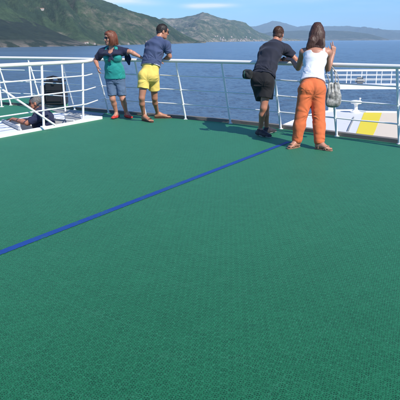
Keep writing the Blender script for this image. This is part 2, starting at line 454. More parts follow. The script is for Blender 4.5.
#@@SETTING
# ------------------------------------------------------------------ setting: deck, rails, stairwell
SEA_Z = -12.6
curve = [V3(-5.2, 13.22, 0), V3(-4.36, 12.83, 0), V3(-3.52, 12.40, 0), V3(-2.68, 11.90, 0), V3(-1.86, 11.32, 0), V3(-1.05, 10.79, 0), V3(-.26, 10.34, 0), V3(.55, 9.78, 0), V3(1.35, 9.11, 0), V3(2.10, 8.36, 0), V3(2.82, 7.68, 0), V3(3.5, 6.95, 0), V3(4.12, 6.15, 0), V3(4.66, 5.3, 0), V3(5.1, 4.4, 0)]
def smooth_curve(p, n=6):
    out = []
    for i in range(len(p)-1):
        a, b, c, d = p[max(i-1, 0)], p[i], p[i+1], p[min(i+2, len(p)-1)]
        for k in range(n):
            t = k/n; out.append(.5*((2*b)+(c-a)*t+(2*a-5*b+4*c-d)*t*t+(3*b-a-3*c+d)*t**3))
    out.append(p[-1]); return out
def offs(p, o):
    r = []
    for i in range(len(p)):
        d = (p[min(i+1, len(p)-1)]-p[max(i-1, 0)]).normalized(); n = V3(d.y, -d.x, 0)
        if n.y > 0: n = -n
        r.append(p[i]+n*o)      # positive = inboard (towards the camera)
    return r
fine = smooth_curve(curve)
# --- mat
t = NT('green_deck_mat'); ANG = math.radians(33)
co = t.coord((1, 1, 1), (0, 0, ANG)); sx = t.n('ShaderNodeSeparateXYZ'); t.l(co, sx.inputs[0]); X, Y = sx.outputs[0], sx.outputs[1]
CS = .041
row = t.math('DIVIDE', Y, CS*.866); rf = t.math('FLOOR', row); fy = t.math('SUBTRACT', t.math('FRACT', row), .5)
cx = t.math('ADD', t.math('DIVIDE', X, CS), t.math('MULTIPLY', t.math('MODULO', t.math('ADD', rf, 1000), 2), .5)); fx = t.math('SUBTRACT', t.math('FRACT', cx), .5)
rr = t.math('SQRT', t.math('ADD', t.math('POWER', fx, 2), t.math('POWER', t.math('MULTIPLY', fy, .866), 2)))
an = t.math('ARCTAN2', fy, fx)
def band(v, c, w):   # 1 inside |v-c|<w, soft
    d = t.math('ABSOLUTE', t.math('SUBTRACT', v, c)); mr = t.n('ShaderNodeMapRange', interpolation_type='SMOOTHSTEP')
    t.l(d, mr.inputs[0]); mr.inputs[1].default_value = w*.55; mr.inputs[2].default_value = w*1.3; mr.inputs[3].default_value = 1; mr.inputs[4].default_value = 0; return mr.outputs[0]
dots = t.math('MULTIPLY', band(rr, .33, .095), t.math('GREATER_THAN', t.math('SINE', t.math('MULTIPLY', an, 8)), -.15))
core = band(rr, 0, .13)
wob = t.ramp(t.noise(t.coord(), 14, 3), [(.35, (.55, .55, .55)), (.65, (1, 1, 1))])
pits = t.math('MULTIPLY', t.math('MAXIMUM', dots, core), wob)
# mat tile seams every 0.56 m
def seam(c):
    f = t.math('FRACT', t.math('DIVIDE', c, .558)); return band(f, .5, .009)
sm = t.math('MAXIMUM', seam(X), seam(Y))
tid = t.n('ShaderNodeCombineXYZ'); t.l(t.math('FLOOR', t.math('ADD', t.math('DIVIDE', X, .558), .5)), tid.inputs[0]); t.l(t.math('FLOOR', t.math('ADD', t.math('DIVIDE', Y, .558), .5)), tid.inputs[1])
wn = t.n('ShaderNodeTexWhiteNoise'); t.l(tid.outputs[0], wn.inputs[0])
big = t.noise(t.coord(), 1.1, 7, .62); grain = t.noise(t.coord(), 240, 3)
c0 = t.mix(big, (.004, .090, .036, 1), (.014, .142, .062, 1))
c0 = t.mix(t.math('MULTIPLY', wn.outputs[0], .22), c0, (.004, .078, .032, 1))
c0 = t.mix(t.ramp(grain, [(.45, (0, 0, 0)), (.8, (.75, .75, .75))]), c0, (.035, .22, .11, 1))
c0 = t.mix(t.ramp(t.noise(t.coord((1, 3, 1)), 2.3, 8, .75), [(.56, (0, 0, 0)), (.80, (.4, .4, .4))]), c0, (.060, .20, .12, 1))
cid = t.n('ShaderNodeCombineXYZ'); t.l(t.math('FLOOR', cx), cid.inputs[0]); t.l(rf, cid.inputs[1]); wn2 = t.n('ShaderNodeTexWhiteNoise'); t.l(cid.outputs[0], wn2.inputs[0])
c0 = t.mix(t.ramp(wn2.outputs[0], [(.2, (0, 0, 0)), (1., (.26, .26, .26))]), c0, (.002, .062, .026, 1))
c0 = t.mix(t.ramp(t.noise(t.coord(), 75, 4, .75), [(.50, (0, 0, 0)), (.66, (.6, .6, .6))]), c0, (.040, .235, .125, 1))
c0 = t.mix(t.math('MULTIPLY', pits, .95), c0, (.003, .030, .016, 1))
rim_ = 0.; _un = t.math('MULTIPLY', t.math('MULTIPLY', band(rr, .42, .06), .35), t.ramp(t.noise(t.coord(), 60, 3), [(.45, (0, 0, 0)), (.6, (1, 1, 1))])); 
st1 = t.ramp(t.noise(t.coord((.5, 2.2, 1), (0, 0, .8)), 1.7, 9, .8), [(.60, (0, 0, 0)), (.70, (.5, .5, .5))]); c0 = t.mix(st1, c0, (.010, .075, .042, 1))
st2 = t.ramp(t.noise(t.coord(), 7.5, 5, .8), [(.66, (0, 0, 0)), (.74, (.55, .55, .55))]); c0 = t.mix(st2, c0, (.010, .07, .045, 1))
c0 = t.mix(t.math('MULTIPLY', sm, .06), c0, (.07, .25, .17, 1))
hgt = t.math('SUBTRACT', t.math('ADD', t.math('MULTIPLY', grain, .25), t.math('MULTIPLY', big, .2)), pits)
t.set(Base_Color=c0, Roughness=.62, Normal=t.bump(hgt, .3, .0022), Sheen_Weight=.34, Sheen_Roughness=.42, Sheen_Tint=(.40, 1., .60, 1)); t.b.inputs['Specular IOR Level'].default_value = .10
M['mat'] = t.m
inner = offs(fine, -.03)
C0 = V3(-1.76, 10.58, 0); U = V3(-.505, -.863, 0).normalized(); W = V3(-.863, .505, 0).normalized()
def ST(s, t, z=0): return C0+U*s+W*t+V3(0, 0, z)
from mathutils.geometry import tessellate_polygon
poly = [V3(p.x, p.y, 0) for p in inner]+[V3(*q, 0) for q in [(6, 2), (6, -4), (-9, -4), (-9, 13.6), (-5.6, 13.6)]]
holep = [ST(.2, .04), ST(.2, 1.18), ST(3.86, 1.18), ST(3.86, .04)]
b = MB(); av_ = poly+holep
b.add(av_, [(tuple(q) if (av_[q[1]]-av_[q[0]]).cross(av_[q[2]]-av_[q[0]]).z > 0 else tuple(q)[::-1]) for q in tessellate_polygon([poly, holep])])
tag(b.build('deck', M['mat'], fix=False), kind='structure')
# wing of green deck outboard of the stairs
b = MB(); b.prism([(-9, 13.6), (-5.3, 13.32), (-4.4, 12.9), (-3.56, 12.47), (-2.98, 12.15), (-3.15, 13.3), (-4.25, 14.5), (-9, 15.1)], -.064, -.004)
tag(b.build('deck', M['mat']), kind='structure')
# kerb along the edge + narrow waterway
b = MB(); a0 = offs(fine, -.035); a1 = offs(fine, -.075); a2 = offs(fine, -.26)
s0 = 18
def strip(A, B, z0, z1, zz0=None):
    n = len(A); vs = [(p.x, p.y, z0) for p in A]+[(p.x, p.y, z1) for p in A]+[(p.x, p.y, z1) for p in B]+[(p.x, p.y, z0) for p in B]
    fs = []
    for i in range(n-1):
        for r in range(4): 
            q = (r+1) % 4; fs.append((r*n+i, r*n+i+1, q*n+i+1, q*n+i))
    fs += [(0, n, 2*n, 3*n), (n-1, 2*n-1, 3*n-1, 4*n-1)]
    return vs, fs
b.add(*strip(a0, a1, -.06, .055)); b.add(*strip(a1[s0:], a2[s0:], -.10, .035))
tag(b.build('deck_edge_kerb', M['kerb']), kind='structure')
# blue line
t = NT('blue_line_paint'); co = t.coord()
sy_ = t.noise(co, 46, 6, .8); wear = t.ramp(t.math('ADD', t.math('MULTIPLY', sy_, .6), t.math('MULTIPLY', t.noise(co, 5, 4), .45)), [(.55, (0, 0, 0)), (.66, (.75, .75, .75))])
t.set(Base_Color=t.mix(wear, t.mix(t.noise(co, 3, 4), (.005, .040, .21, 1), (.010, .062, .29, 1)), (.018, .13, .10, 1)), Roughness=.6, Normal=t.bump(t.noise(co, 120, 3), .4, .004))
A, B = G(-40, 268.5), G(289, 141.9); d = (B-A).normalized(); n = V3(-d.y, d.x, 0)*.036
b = MB(); K = 620; vs = []; fs = []
for i in range(K+1):
    p = lerp(A, B, i/K); w1 = 1+.14*mn.noise(V3(i*.3, 0, 0))+.10*mn.noise(V3(i*1.3, 3, 0)); w2 = 1+.14*mn.noise(V3(i*.3, 9, 0))+.10*mn.noise(V3(i*1.3, 5, 0))
    vs += [(*(p-n*w1).xy, .004), (*(p+n*w2).xy, .004)]
    if i: fs.append((2*i-2, 2*i-1, 2*i+1, 2*i))
b.add(vs, fs); tag(b.build('deck_line_marking', t.m), kind='structure')
# hull
b = MB(); o0 = offs(fine, -.262); n_ = len(o0); lo_ = offs(fine, .9)
vs = [(p.x, p.y, -.07) for p in o0]+[(p.x, p.y, -2.6) for p in o0]+[(p.x, p.y, SEA_Z-1) for p in lo_]
b.add(vs, [(r*n_+i, r*n_+i+1, (r+1)*n_+i+1, (r+1)*n_+i) for r in range(2) for i in range(n_-1)])
b.add([(-9, 15.12, -.07), (-4.25, 14.52, -.07), (-3.13, 13.32, -.07), (-2.9, 12.2, -.07), (-9, 15.12, -14), (-4.25, 14.52, -14), (-3.13, 13.32, -14), (-2.9, 12.2, -14)], [(0, 1, 5, 4), (1, 2, 6, 5), (2, 3, 7, 6)])
tag(b.build('ship_hull', M['hull']), kind='structure')

# ---- outer guard rail
RH = 1.075; LEAN = .285
topc = offs(curve, LEAN); topf = [V3(p.x, p.y, RH) for p in smooth_curve(topc)]
base = V3(0, 9.9, 0)
r = empty('guard_rail', (0, 9.9, 0)); tag(r, 'long white ship guard rail leaning inboard along the deck edge, four people leaning on it', 'railing')
b = MB(); b.tube(topf, .031, 14); b.build('top_rail', M['cream'], r, True)
for i, f in enumerate((.755, .52, .27)):
    pts = smooth_curve([lerp(c, V3(tp.x, tp.y, RH), f) for c, tp in zip(curve, topc)])
    pts = [p+V3(0, 0, .004*mn.noise(V3(k*.35, i*5, 0))) for k, p in enumerate(pts)]
    b = MB(); b.tube(pts, .0108, 8); b.build('mid_rail', M['rail_grey'], r, True)
for i, (c, tp) in enumerate(zip(curve, topc)):
    if i >= len(curve)-2: continue
    b = MB(); tpt = V3(tp.x, tp.y, RH-.015); ft = c+V3(0, 0, 0)
    b.tube([ft, tpt], .0195, 12)
    b.box(ft+V3(0, 0, .005), .07, .055, .010, bev=.003)
    for f in (.755, .52, .27): q = lerp(c, V3(tp.x, tp.y, RH), f); b.tube([q-V3(.0, .0, .018), q+V3(0, 0, .018)], .0235, 8)
    b.build('post', M['white'], r, True)
    if i in (0, 1, 2, 3):
        b = MB(); g = V3(tp.x+.02, tp.y-.06, 0); b.tube([g, V3(tp.x, tp.y, RH-.02)], .019, 10); b.box(g+V3(0, 0, .006), .09, .07, .012, bev=.003)
        b.build('brace', M['white'], r, True)
# ---- stairwell: s axis towards the viewer's left, t axis away
C0 = V3(-1.76, 10.58, 0); U = V3(-.505, -.863, 0).normalized(); W = V3(-.863, .505, 0).normalized()
def ST(s, t, z=0): return C0+U*s+W*t+V3(0, 0, z)
hole = [(.90, .03), (2.12, .03), (1.62, 1.0), (.90, 1.0)]; outer = [(.16, 0), (3.9, 0), (3.9, 1.22), (.16, 1.22)]
r = empty('stairwell_casing', ST(1.3, .6)); tag(r, 'low white steel casing round the stairwell opening at the left deck corner', 'stairwell')
b = MB(); zt = .05; zb = .0
vo = [ST(*p, zt) for p in outer]; vh = [ST(*p, zt) for p in hole]; vob = [ST(*p, zb) for p in outer]
vhb = [ST(*p, -2.5) for p in hole]
b.add(vo+vh+vob+vhb, [(0, 1, 5, 4), (1, 2, 6, 5), (2, 3, 7, 6), (3, 0, 4, 7)]+[(i, (i+1) % 4, 8+(i+1) % 4, 8+i) for i in range(4)]+[(4+i, 4+(i+1) % 4, 12+(i+1) % 4, 12+i) for i in range(4)]+[(12, 13, 14, 15)])
b.build('casing', M['white'], r)
b = MB()
for i in (1, 2, 3):
    p, q = hole[i], hole[(i+1) % 4]; b.tube([ST(*p, zt+.012), ST(*q, zt+.012)], .013, 8)
b.build('opening_trim', M['grey'] if False else M['white'], r, True)
b = MB(); b.box(ST(1.87, .545, zt+.03), 1.1, .05, .05, ((ST(*hole[1])-ST(*hole[2])).normalized(), V3(0, 0, 1).cross((ST(*hole[1])-ST(*hole[2])).normalized()), V3(0, 0, 1)), bev=.008)
b.build('edge_bar', M['steel'], r)
b = MB(); hpn = [G(64.5, 115.8, zt), G(79.5, 113.8, zt), G(81.5, 119.2, zt), G(66.5, 122.4, zt)]
b.prism([(p.x, p.y) for p in hpn], zt+.001, zt+.012); b.build('hatch_panel', M['grey'], r)
for k in range(8):
    b = MB(); b.box(ST(1.95-.145*k*.9, .545, -.22-.26*k), .22, .86, .03, (U, W, V3(0, 0, 1)), bev=.004); b.build('step', M['steel'], r)
b = MB(); A_, B_ = J(55, 125, 9.05), J(0, 88, 8.55); B_ = A_+(B_-A_)*1.35
b.tube([A_, B_], .017, 10); b.build('handrail', M['white'], r, True)
# ---- stairwell guard
r = empty('stair_guard_rail', ST(1.6, 0)); tag(r, 'white guard rail with three bars on the near side of the stairwell', 'railing')
tA = [V3(topf[24].x, topf[24].y, RH-.004)]+[ST(s, -.05, RH-.002) for s in (.6, 1.2, 1.9, 2.6, 3.4, 4.2)]
b = MB(); b.tube(tA, .031, 14); b.build('top_rail', M['cream'], r, True)
for f, rd in ((.77, .011), (.535, .011), (.3, .011)):
    b = MB(); b.tube([lerp(curve[4], V3(topc[4].x, topc[4].y, RH), f)]+[ST(s, .0-.05*f, RH*f) for s in (.6, 1.6, 2.7, 4.2)], rd, 8); b.build('mid_rail', M['white'], r, True)
for s in (.67, 1.64, 2.72, 3.7):
    b = MB(); b.tube([ST(s, .02, zt), ST(s-.0, -.05, RH)], .021, 10); b.box(ST(s, .03, zt+.005), .09, .055, .012, (U, W, V3(0, 0, 1)), bev=.003)
    b.build('post', M['white'], r, True)
# grey waterway plate in the corner
b = MB(); b.prism([tuple(p) for p in [(-1.93, 10.86), (-1.93, 11.20), (-2.66, 11.78), (-3.4, 12.22), (-2.9, 11.35)]], .001, .012)
tag(b.build('deck_gutter', M['grey']), kind='structure')
# ---- black locker
r = empty('deck_locker', (-3.42, 12.95, 0)); tag(r, 'black boxy deck locker with lumpy black top, beyond the stairwell railings', 'locker')
b = MB(); b.box((-3.32, 12.95, .14), .44, .42, .26, bev=.02); b.box((-3.33, 12.95, .40), .40, .38, .24, bev=.03); b.build('body', M['black'], r)
b = MB(); b.box((-3.33, 12.755, .36), .36, .016, .035, bev=.004); b.tube([(-3.5, 12.74, .2), (-3.5, 12.72, .1), (-3.16, 12.72, .1), (-3.16, 12.74, .2)], .01, 6); b.build('front_bar', M['black'], r)
b = MB(); b.box((-3.33, 12.95, .538), .45, .42, .035, bev=.012); b.build('lid', M['black'], r)
b = MB(); b.tube([(-3.5, 12.9, .55), (-3.5, 12.9, .62), (-3.36, 12.92, .65), (-3.22, 12.9, .62), (-3.22, 12.9, .55)], .016, 8); b.box((-3.45, 13.05, .59), .12, .1, .08, bev=.02); b.box((-3.24, 13.03, .58), .1, .1, .06, bev=.02); b.build('handle', M['black'], r, True)
b = MB(); b.box((-3.60, 12.93, .24), .07, .36, .42, bev=.01); b.build('side_panel', M['steel'], r)
b = MB(); b.box((-3.33, 12.735, .50), .06, .02, .07, bev=.004); b.build('latch', M['black'], r)

# ------------------------------------------------------------------ lower deck + gangway
LZ = -2.7
b = MB()
pts = [G(283, 126, LZ), G(300, 118.5, LZ), G(316, 113.5, LZ), G(334, 110.8, LZ), G(352, 110.6, LZ), G(366, 112.2, LZ), G(400, 112.6, LZ), G(470, 113.5, LZ), V3(26, 22, LZ), V3(14, 8, LZ), V3(5.3, 6, LZ), V3(2.7, 9, LZ), V3(2.0, 14, LZ)]
b.prism([(p.x, p.y) for p in pts], SEA_Z-1, LZ)
tag(b.build('lower_deck', M['platewhite']), kind='structure')
bp = [G(374.5, 113.2, LZ), G(470, 114.4, LZ), V3(25.3, 22, LZ), V3(14, 9.6, LZ), G(357.5, 150, LZ)]
b = MB(); b.prism([(p.x, p.y) for p in [G(382.5, 112.9, LZ), G(470, 114.3, LZ), V3(25, 22, LZ), V3(13, 10, LZ), G(366, 150, LZ)]], LZ+.001, LZ+.006)
tag(b.build('lower_deck_covering', M['beige']), kind='structure')
b = MB(); b.prism([(p.x, p.y) for p in [G(364, 112.7, LZ), G(382, 112.9, LZ), G(375.2, 131, LZ), G(366, 150, LZ), G(349, 150, LZ), G(357, 131, LZ)]], LZ+.008, LZ+.012)
tag(b.build('lower_deck_stripe', M['yellow']), kind='structure')
# rim along the far edge of the lower deck
b = MB(); rim = pts[:8]; rim = [p+V3(0, 0, .03) for p in rim]; b.tube(rim, .05, 8); tag(b.build('lower_deck_rim', M['white'], None, True), kind='structure')
# scuff lines
# capstan
c = G(355.5, 112.6, LZ); r = empty('mooring_capstan', c); tag(r, 'small white mushroom shaped mooring capstan on the lower white deck', 'capstan')
b = MB(); b.lathe(c, [(.30, 0), (.30, .05), (.2, .09), (.11, .2), (.1, .42), (.14, .5)], 20); b.build('drum', M['white'], r, True)
b = MB(); b.lathe(c, [(.14, .502), (.30, .53), (.33, .60), (.30, .68), (.18, .72)], 20); b.build('cap', M['white'], r, True)
b = MB(); b.lathe(c+V3(.18, -.1, .7), [(.03, 0), (.03, .1), (.06, .12), (.06, .17)], 12); b.build('knob', M['white'], r, True)
# hose
b = MB(); hp = [G(348, 131, LZ+.03), G(350, 126, LZ+.03), G(352.5, 121, LZ+.03), G(353.5, 117.5, LZ+.03)]; b.tube(smooth_curve(hp, 5), .045, 8)
tag(b.build('mooring_rope', M['grey'], None, True), 'grey mooring rope lying on the white lower deck near the capstan', 'rope')
# gangway
gy = 40.; gl = J(327, 85, gy); zg = gl.z; x0 = gl.x; x1 = x0+34
r = empty('gangway_bridge', (x0, gy, zg)); tag(r, 'white gangway bridge with twin handrails above the water, behind the capstan', 'gangway')
b = MB(); b.box(((x0+x1)/2, gy+.6, zg-.16), x1-x0, 1.3, .34, bev=.02); b.build('walkway', M['white'], r)
b = MB(); b.box((x0+.5, gy+.6, (zg-.33+SEA_Z-1)/2), .5, .6, zg-.34-SEA_Z+1-.01, bev=.02); b.build('pier', M['white'], r)
b = MB(); b.box((x1-1, gy+.6, (zg-.33+SEA_Z-1)/2), .5, .6, zg-.34-SEA_Z+1-.01, bev=.02); b.build('pier', M['white'], r)
for yy in (gy+.02, gy+1.18):
    b = MB()
    b.tube([(x0+.1, yy, zg+.97), (x1, yy, zg+.97)], .045, 8)
    for zz in (.33, .65): b.tube([(x0+.1, yy, zg+zz), (x1, yy, zg+zz)], .022, 6)
    xs = J(350.8, 80, gy).x-1.09
    while xs < x1:
        b.tube([(xs, yy, zg), (xs, yy, zg+.95)], .035, 8); xs += 1.09
    b.build('handrail', M['white'], r, True)
b = MB(); b.box(J(360, 80.6, gy+.25), .7, .3, .5, bev=.14); tag(b.build('tarpaulin_bundle', M['grey'], None, True), 'grey tarpaulin bundle lying on the gangway walkway', 'bundle')

# ------------------------------------------------------------------ sea
t = NT('sea_water'); tc = t.n('ShaderNodeTexCoord'); P = tc.outputs['Object']
def wv(scale, sx_=1, sy_=1, detail=3, rot=.5, rough=.55):
    mp = t.n('ShaderNodeMapping'); mp.inputs['Scale'].default_value = (sx_, sy_, 1); mp.inputs['Rotation'].default_value = (0, 0, rot); t.l(P, mp.inputs[0]); return t.noise(mp.outputs[0], scale, detail, rough)
h = t.math('ADD', t.math('MULTIPLY', wv(.16, 1, 1.8, 4), 1.0), t.math('ADD', t.math('MULTIPLY', wv(.6, 1, 1.8, 6, .9, .65), .75), t.math('MULTIPLY', wv(.018, 1, 1.5, 2, .2), 2.2)))
patch = wv(.0022, 1, 3.5, 4, .1)
colr = t.mix(patch, (.060, .108, .165, 1), (.125, .185, .240, 1))
t.set(Base_Color=colr, Roughness=t.math('ADD', t.math('MULTIPLY', patch, .14), .13), Normal=t.bump(h, 1.0, .9)); t.b.inputs['IOR'].default_value = 1.33
# waves with real height in the waters the deck looks out on
NR, NA = 860, 760; rad = 13*np.exp(np.linspace(0, math.log(1400/13), NR)); aa = np.linspace(-1.05, 1.05, NA)
RR, AA = np.meshgrid(rad, aa, indexing='ij'); Pw = np.stack([RR*np.sin(AA), RR*np.cos(AA), 0*RR], -1).reshape(-1, 3)
c1, s1 = math.cos(.5), math.sin(.5); Q = np.stack([Pw[:, 0]*c1+Pw[:, 1]*s1, -Pw[:, 0]*s1+Pw[:, 1]*c1, 0*Pw[:, 0]], 1)
Q = Q+1.2*np.stack([vnoise(Pw, .11, 91), vnoise(Pw, .13, 92), 0*Pw[:, 0]], 1)
r_ = RR.ravel(); hz = .22*vnoise(Q, (.10, .24, 1), 93)*np.clip((1400-r_)/500, 0, 1)
for q_, a_, lim in ((.26, .13, 900), (.62, .075, 420), (1.5, .032, 170), (3.4, .013, 75)):
    hz += a_*(1-2*np.abs(vnoise(Q, (q_, q_*2.1, 1), 94+int(q_*10))))*np.clip((lim-r_)/(lim*.5), 0, 1)
Pw[:, 2] = SEA_Z+hz*np.clip((r_-12)/8, 0, 1)*np.clip((1.05-np.abs(AA.ravel()))/.03, 0, 1)
ii = (np.arange(NR-1)[:, None]*NA+np.arange(NA-1)[None, :]).ravel(); Qd = np.stack([ii, ii+NA, ii+NA+1, ii+1], 1)[:, ::-1]
me = bpy.data.meshes.new('sea'); me.vertices.add(len(Pw)); me.vertices.foreach_set('co', Pw.astype(np.float32).ravel()); me.loops.add(len(Qd)*4); me.loops.foreach_set('vertex_index', Qd.astype(np.int32).ravel())
me.polygons.add(len(Qd)); me.polygons.foreach_set('loop_start', np.arange(0, len(Qd)*4, 4, dtype=np.int32)); me.update(calc_edges=True)
tag(put('sea', me, t.m, None, True), kind='structure')
b = MB(); NB = 60; vs = []; rs_ = [13, 40, 150, 600, 1400]
an_ = [1.05+(2*PI-2.1)*k/NB for k in range(NB+1)]
for R_ in rs_: vs += [(R_*math.sin(a_), R_*math.cos(a_), SEA_Z) for a_ in an_]
b.add(vs, [(i*(NB+1)+k, i*(NB+1)+k+1, (i+1)*(NB+1)+k+1, (i+1)*(NB+1)+k) for i in range(4) for k in range(NB)])
b.add([(13*math.sin(2*PI*k/48), 13*math.cos(2*PI*k/48), SEA_Z) for k in range(48)], [tuple(range(48))])
tag(b.build('sea', t.m), kind='structure')
b = MB(); n = 96; vs = [(0, 0, SEA_Z)]; R = [1400, 2500, 9000, 34000]
for R_ in R: vs += [(R_*math.cos(2*PI*k/n), R_*math.sin(2*PI*k/n), SEA_Z) for k in range(n)]
fs = [(1+i*n+k, 1+(i+1)*n+k, 1+(i+1)*n+(k+1) % n, 1+i*n+(k+1) % n) for i in range(len(R)-1) for k in range(n)]
b.add(vs, fs); tag(b.build('sea', t.m), kind='structure')

# ------------------------------------------------------------------ hills
def interp(tab, x):
    xs = [p[0] for p in tab]; ys = [p[1] for p in tab]; return float(np.interp(x, xs, ys))
def az(x):   # horizontal direction for photograph column x at the horizon
    r_ = ray(x, 41); L = math.hypot(r_[0], r_[1]); return V3(r_[0]/L, r_[1]/L, 0)
def hill(name, ridge, shore, ridged, mat, nx, nt, amp, gully, seed, skew=0., prof=1.0, jag=.5):
    x0, x1 = ridge[0][0], ridge[-1][0]; vs = []; fs = []; grid = {}
    TT = [i/nt for i in range(nt+1)]+[1.08, 1.2, 1.5]
    for i in range(nx+1):
        x = x0+(x1-x0)*i/nx; d = az(x); D0 = interp(shore, x); D1 = interp(ridged, x)
        yr = interp(ridge, x); rr_ = ray(x, yr); el = rr_[2]/math.hypot(rr_[0], rr_[1]); Hr = H+el*D1-SEA_Z
        Hr = max(Hr, .5)
        for k, tt in enumerate(TT):
            D = D0+(D1-D0)*tt; p = d*D
            s_ = x*D1/550.
            if tt <= 1:
                base = Hr*(tt**prof); env = min(1, tt*5)*(.25+.75*math.sin(min(tt, 1)*PI)**.6)*(1 if tt < .999 else .3)
                q = (s_+skew*tt*(D1-D0))/gully
                g = mn.fractal(V3(q, tt*1.3+seed, seed*3.1), .9, 2.1, 6)*.9-abs(mn.noise(V3(q*1.0, tt*.9+seed*2, 4.)))*1.1+.35
                z = base+g*amp*env*(Hr/300 if Hr < 300 else 1)
                z += mn.fractal(V3(p.x/120, p.y/120, seed), .8, 2, 4)*amp*.10*env
                if tt == 1: z += mn.fractal(V3(q*3, 0, seed+8), .7, 2.2, 5)*amp*.12*jag
                z = max(z, -1.5 if tt < .02 else 1.5*tt)
                if tt == 0: z = -2
            else: z = Hr*(1-(tt-1)*2.2)+mn.noise(V3(s_/gully, tt, seed))*amp*.2
            vs.append((p.x, p.y, SEA_Z+z)); grid[(i, k)] = Vector(vs[-1])
    m = len(TT)
    for i in range(nx):
        for k in range(m-1): fs.append((i*m+k, (i+1)*m+k, (i+1)*m+k+1, i*m+k+1))
    b = MB(); b.add(vs, fs); o = b.build(name, mat, None, False, False); o.data.polygons.foreach_set('use_smooth', [True]*len(fs)); tag(o, kind='structure'); return grid
def hillmat(name, green, green2, rock, rs, rlo, rhi, sc_=1., patch=()):
    t = NT(name); geo = t.n('ShaderNodeNewGeometry'); P = geo.outputs['Position']
    def nz(s, det=6, r=.6, scl=(1, 1, 1)):
        mp = t.n('ShaderNodeMapping'); mp.inputs['Scale'].default_value = scl; t.l(P, mp.inputs[0]); return t.noise(mp.outputs[0], s, det, r)
    base = t.mix(t.ramp(nz(.006*sc_, 8, .7), [(.35, (0, 0, 0)), (.65, (1, 1, 1))]), green, green2)
    clump = t.ramp(nz(.06*sc_, 4, .7), [(.38, (0, 0, 0)), (.6, (1, 1, 1))])
    base = t.mix(t.math('MULTIPLY', clump, .5), base, sc3(green, .45))
    rk = t.ramp(nz(.0035*sc_, 9, .72, (1, 1, 2.6)), [(rlo, (0, 0, 0)), (rhi, (1, 1, 1))])
    rk2 = t.ramp(nz(.028*sc_, 8, .75), [(.45, (0, 0, 0)), (.62, (1, 1, 1))])
    f = t.math('MULTIPLY', rk, rk2)
    for (pp, pr) in patch:      # bare scree where the slope has slipped
        vd = t.n('ShaderNodeVectorMath', operation='DISTANCE'); t.l(P, vd.inputs[0]); vd.inputs[1].default_value = tuple(pp)
        near = t.math('SUBTRACT', 1., t.math('MINIMUM', t.math('DIVIDE', vd.outputs['Value'], pr), 1.))
        g_ = t.ramp(t.math('ADD', t.math('MULTIPLY', near, .27), t.math('MULTIPLY', nz(.014*sc_, 8, .72, (1, 1, 1.6)), .75)), [(.50, (0, 0, 0)), (.66, (.9, .9, .9))])
        f = t.math('MAXIMUM', f, t.math('MULTIPLY', t.math('MULTIPLY', g_, t.math('MINIMUM', t.math('MULTIPLY', near, 3.), 1.)), t.math('ADD', t.math('MULTIPLY', rk2, .65), .25)))
    sz = t.n('ShaderNodeSeparateXYZ'); t.l(P, sz.inputs[0])
    cliff = t.ramp(t.math('DIVIDE', t.math('SUBTRACT', sz.outputs[2], SEA_Z), 40.*rs), [(.0, (1, 1, 1)), (.5, (0, 0, 0))])
    f = t.math('MAXIMUM', f, t.math('MULTIPLY', t.math('MULTIPLY', cliff, t.ramp(nz(.02*sc_, 6), [(.45, (0, 0, 0)), (.55, (1, 1, 1))])), .8))
    t.set(Base_Color=t.mix(f, base, rock), Roughness=.95, Normal=t.bump(t.math('ADD', t.math('MULTIPLY', nz(.05*sc_, 6, .7), 1.), nz(.012*sc_, 5)), 0.7, 9/sc_))
    t.b.inputs['Specular IOR Level'].default_value = .1
    return t.m
hm0 = hillmat('scrub_hillside_near', (.018, .030, .022, 1), (.034, .048, .028, 1), (.20, .17, .14, 1), 1, .60, .70)
hm1 = hillmat('scrub_hillside', (.022, .044, .025, 1), (.052, .086, .036, 1), (.22, .185, .14, 1), 1, .53, .70, 1., [(az(76)*2350+V3(0, 0, 60), 420), (az(102)*2500+V3(0, 0, 30), 340), (az(140)*2800+V3(0, 0, 60), 350)])
hm2 = hillmat('rocky_hillside', (.036, .062, .028, 1), (.080, .110, .046, 1), (.38, .30, .22, 1), 2, .48, .64, .5, [(az(178)*7000+V3(0, 0, 220), 1100), (az(196)*7300+V3(0, 0, 260), 800)])
hm3 = hillmat('far_hillside', (.04, .055, .035, 1), (.06, .075, .045, 1), (.2, .18, .15, 1), 3, .55, .7, .3)
g0 = hill('headland', [(-120, -18), (-60, -10), (-20, 0), (0, 7), (18, 14), (34, 22), (52, 30), (70, 38), (84, 43.5), (92, 45.6), (97, 46.4)], [(-120, 1300), (0, 1480), (60, 1620), (97, 1780)], [(-120, 2000), (0, 2050), (60, 1950), (97, 1790)], hm0, 200, 60, 46, 170, 3, .5, .9)
g1 = hill('mountain', [(-120, -70), (-40, -46), (0, -34), (30, -22), (60, -9), (85, 1), (100, 6.5), (120, 12), (140, 17.5), (150, 20), (162, 24), (175, 31), (186, 37), (197, 41), (206, 42.8)], [(-120, 1650), (0, 1700), (80, 1800), (120, 2050), (160, 2500), (206, 3300)], [(-120, 3600), (0, 3500), (80, 3500), (140, 3500), (180, 3450), (206, 3400)], hm1, 420, 110, 190, 330, 11, .62, .95)
g2 = hill('mountain', [(120, 30), (150, 22), (165, 18.8), (180, 17.8), (192, 15.5), (197, 13.6), (201, 12.7), (204, 12.5), (208, 13.3), (213, 15.4), (220, 18.6), (230, 22), (245, 26), (256, 31), (268, 35.5), (285, 38.2), (300, 39.6)], [(120, 5200), (200, 5200), (250, 7000), (300, 9000)], [(120, 7600), (200, 7800), (300, 9300)], hm2, 360, 80, 170, 620, 21, .4, .95)
g3 = hill('headland', [(225, 39), (250, 35.5), (270, 32.2), (300, 30.5), (330, 30.8), (350, 31.4), (368, 34), (380, 37), (389, 39.4)], [(225, 11000), (389, 12000)], [(225, 13500), (389, 12400)], hm3, 160, 30, 90, 900, 31, .2, 1., .5)
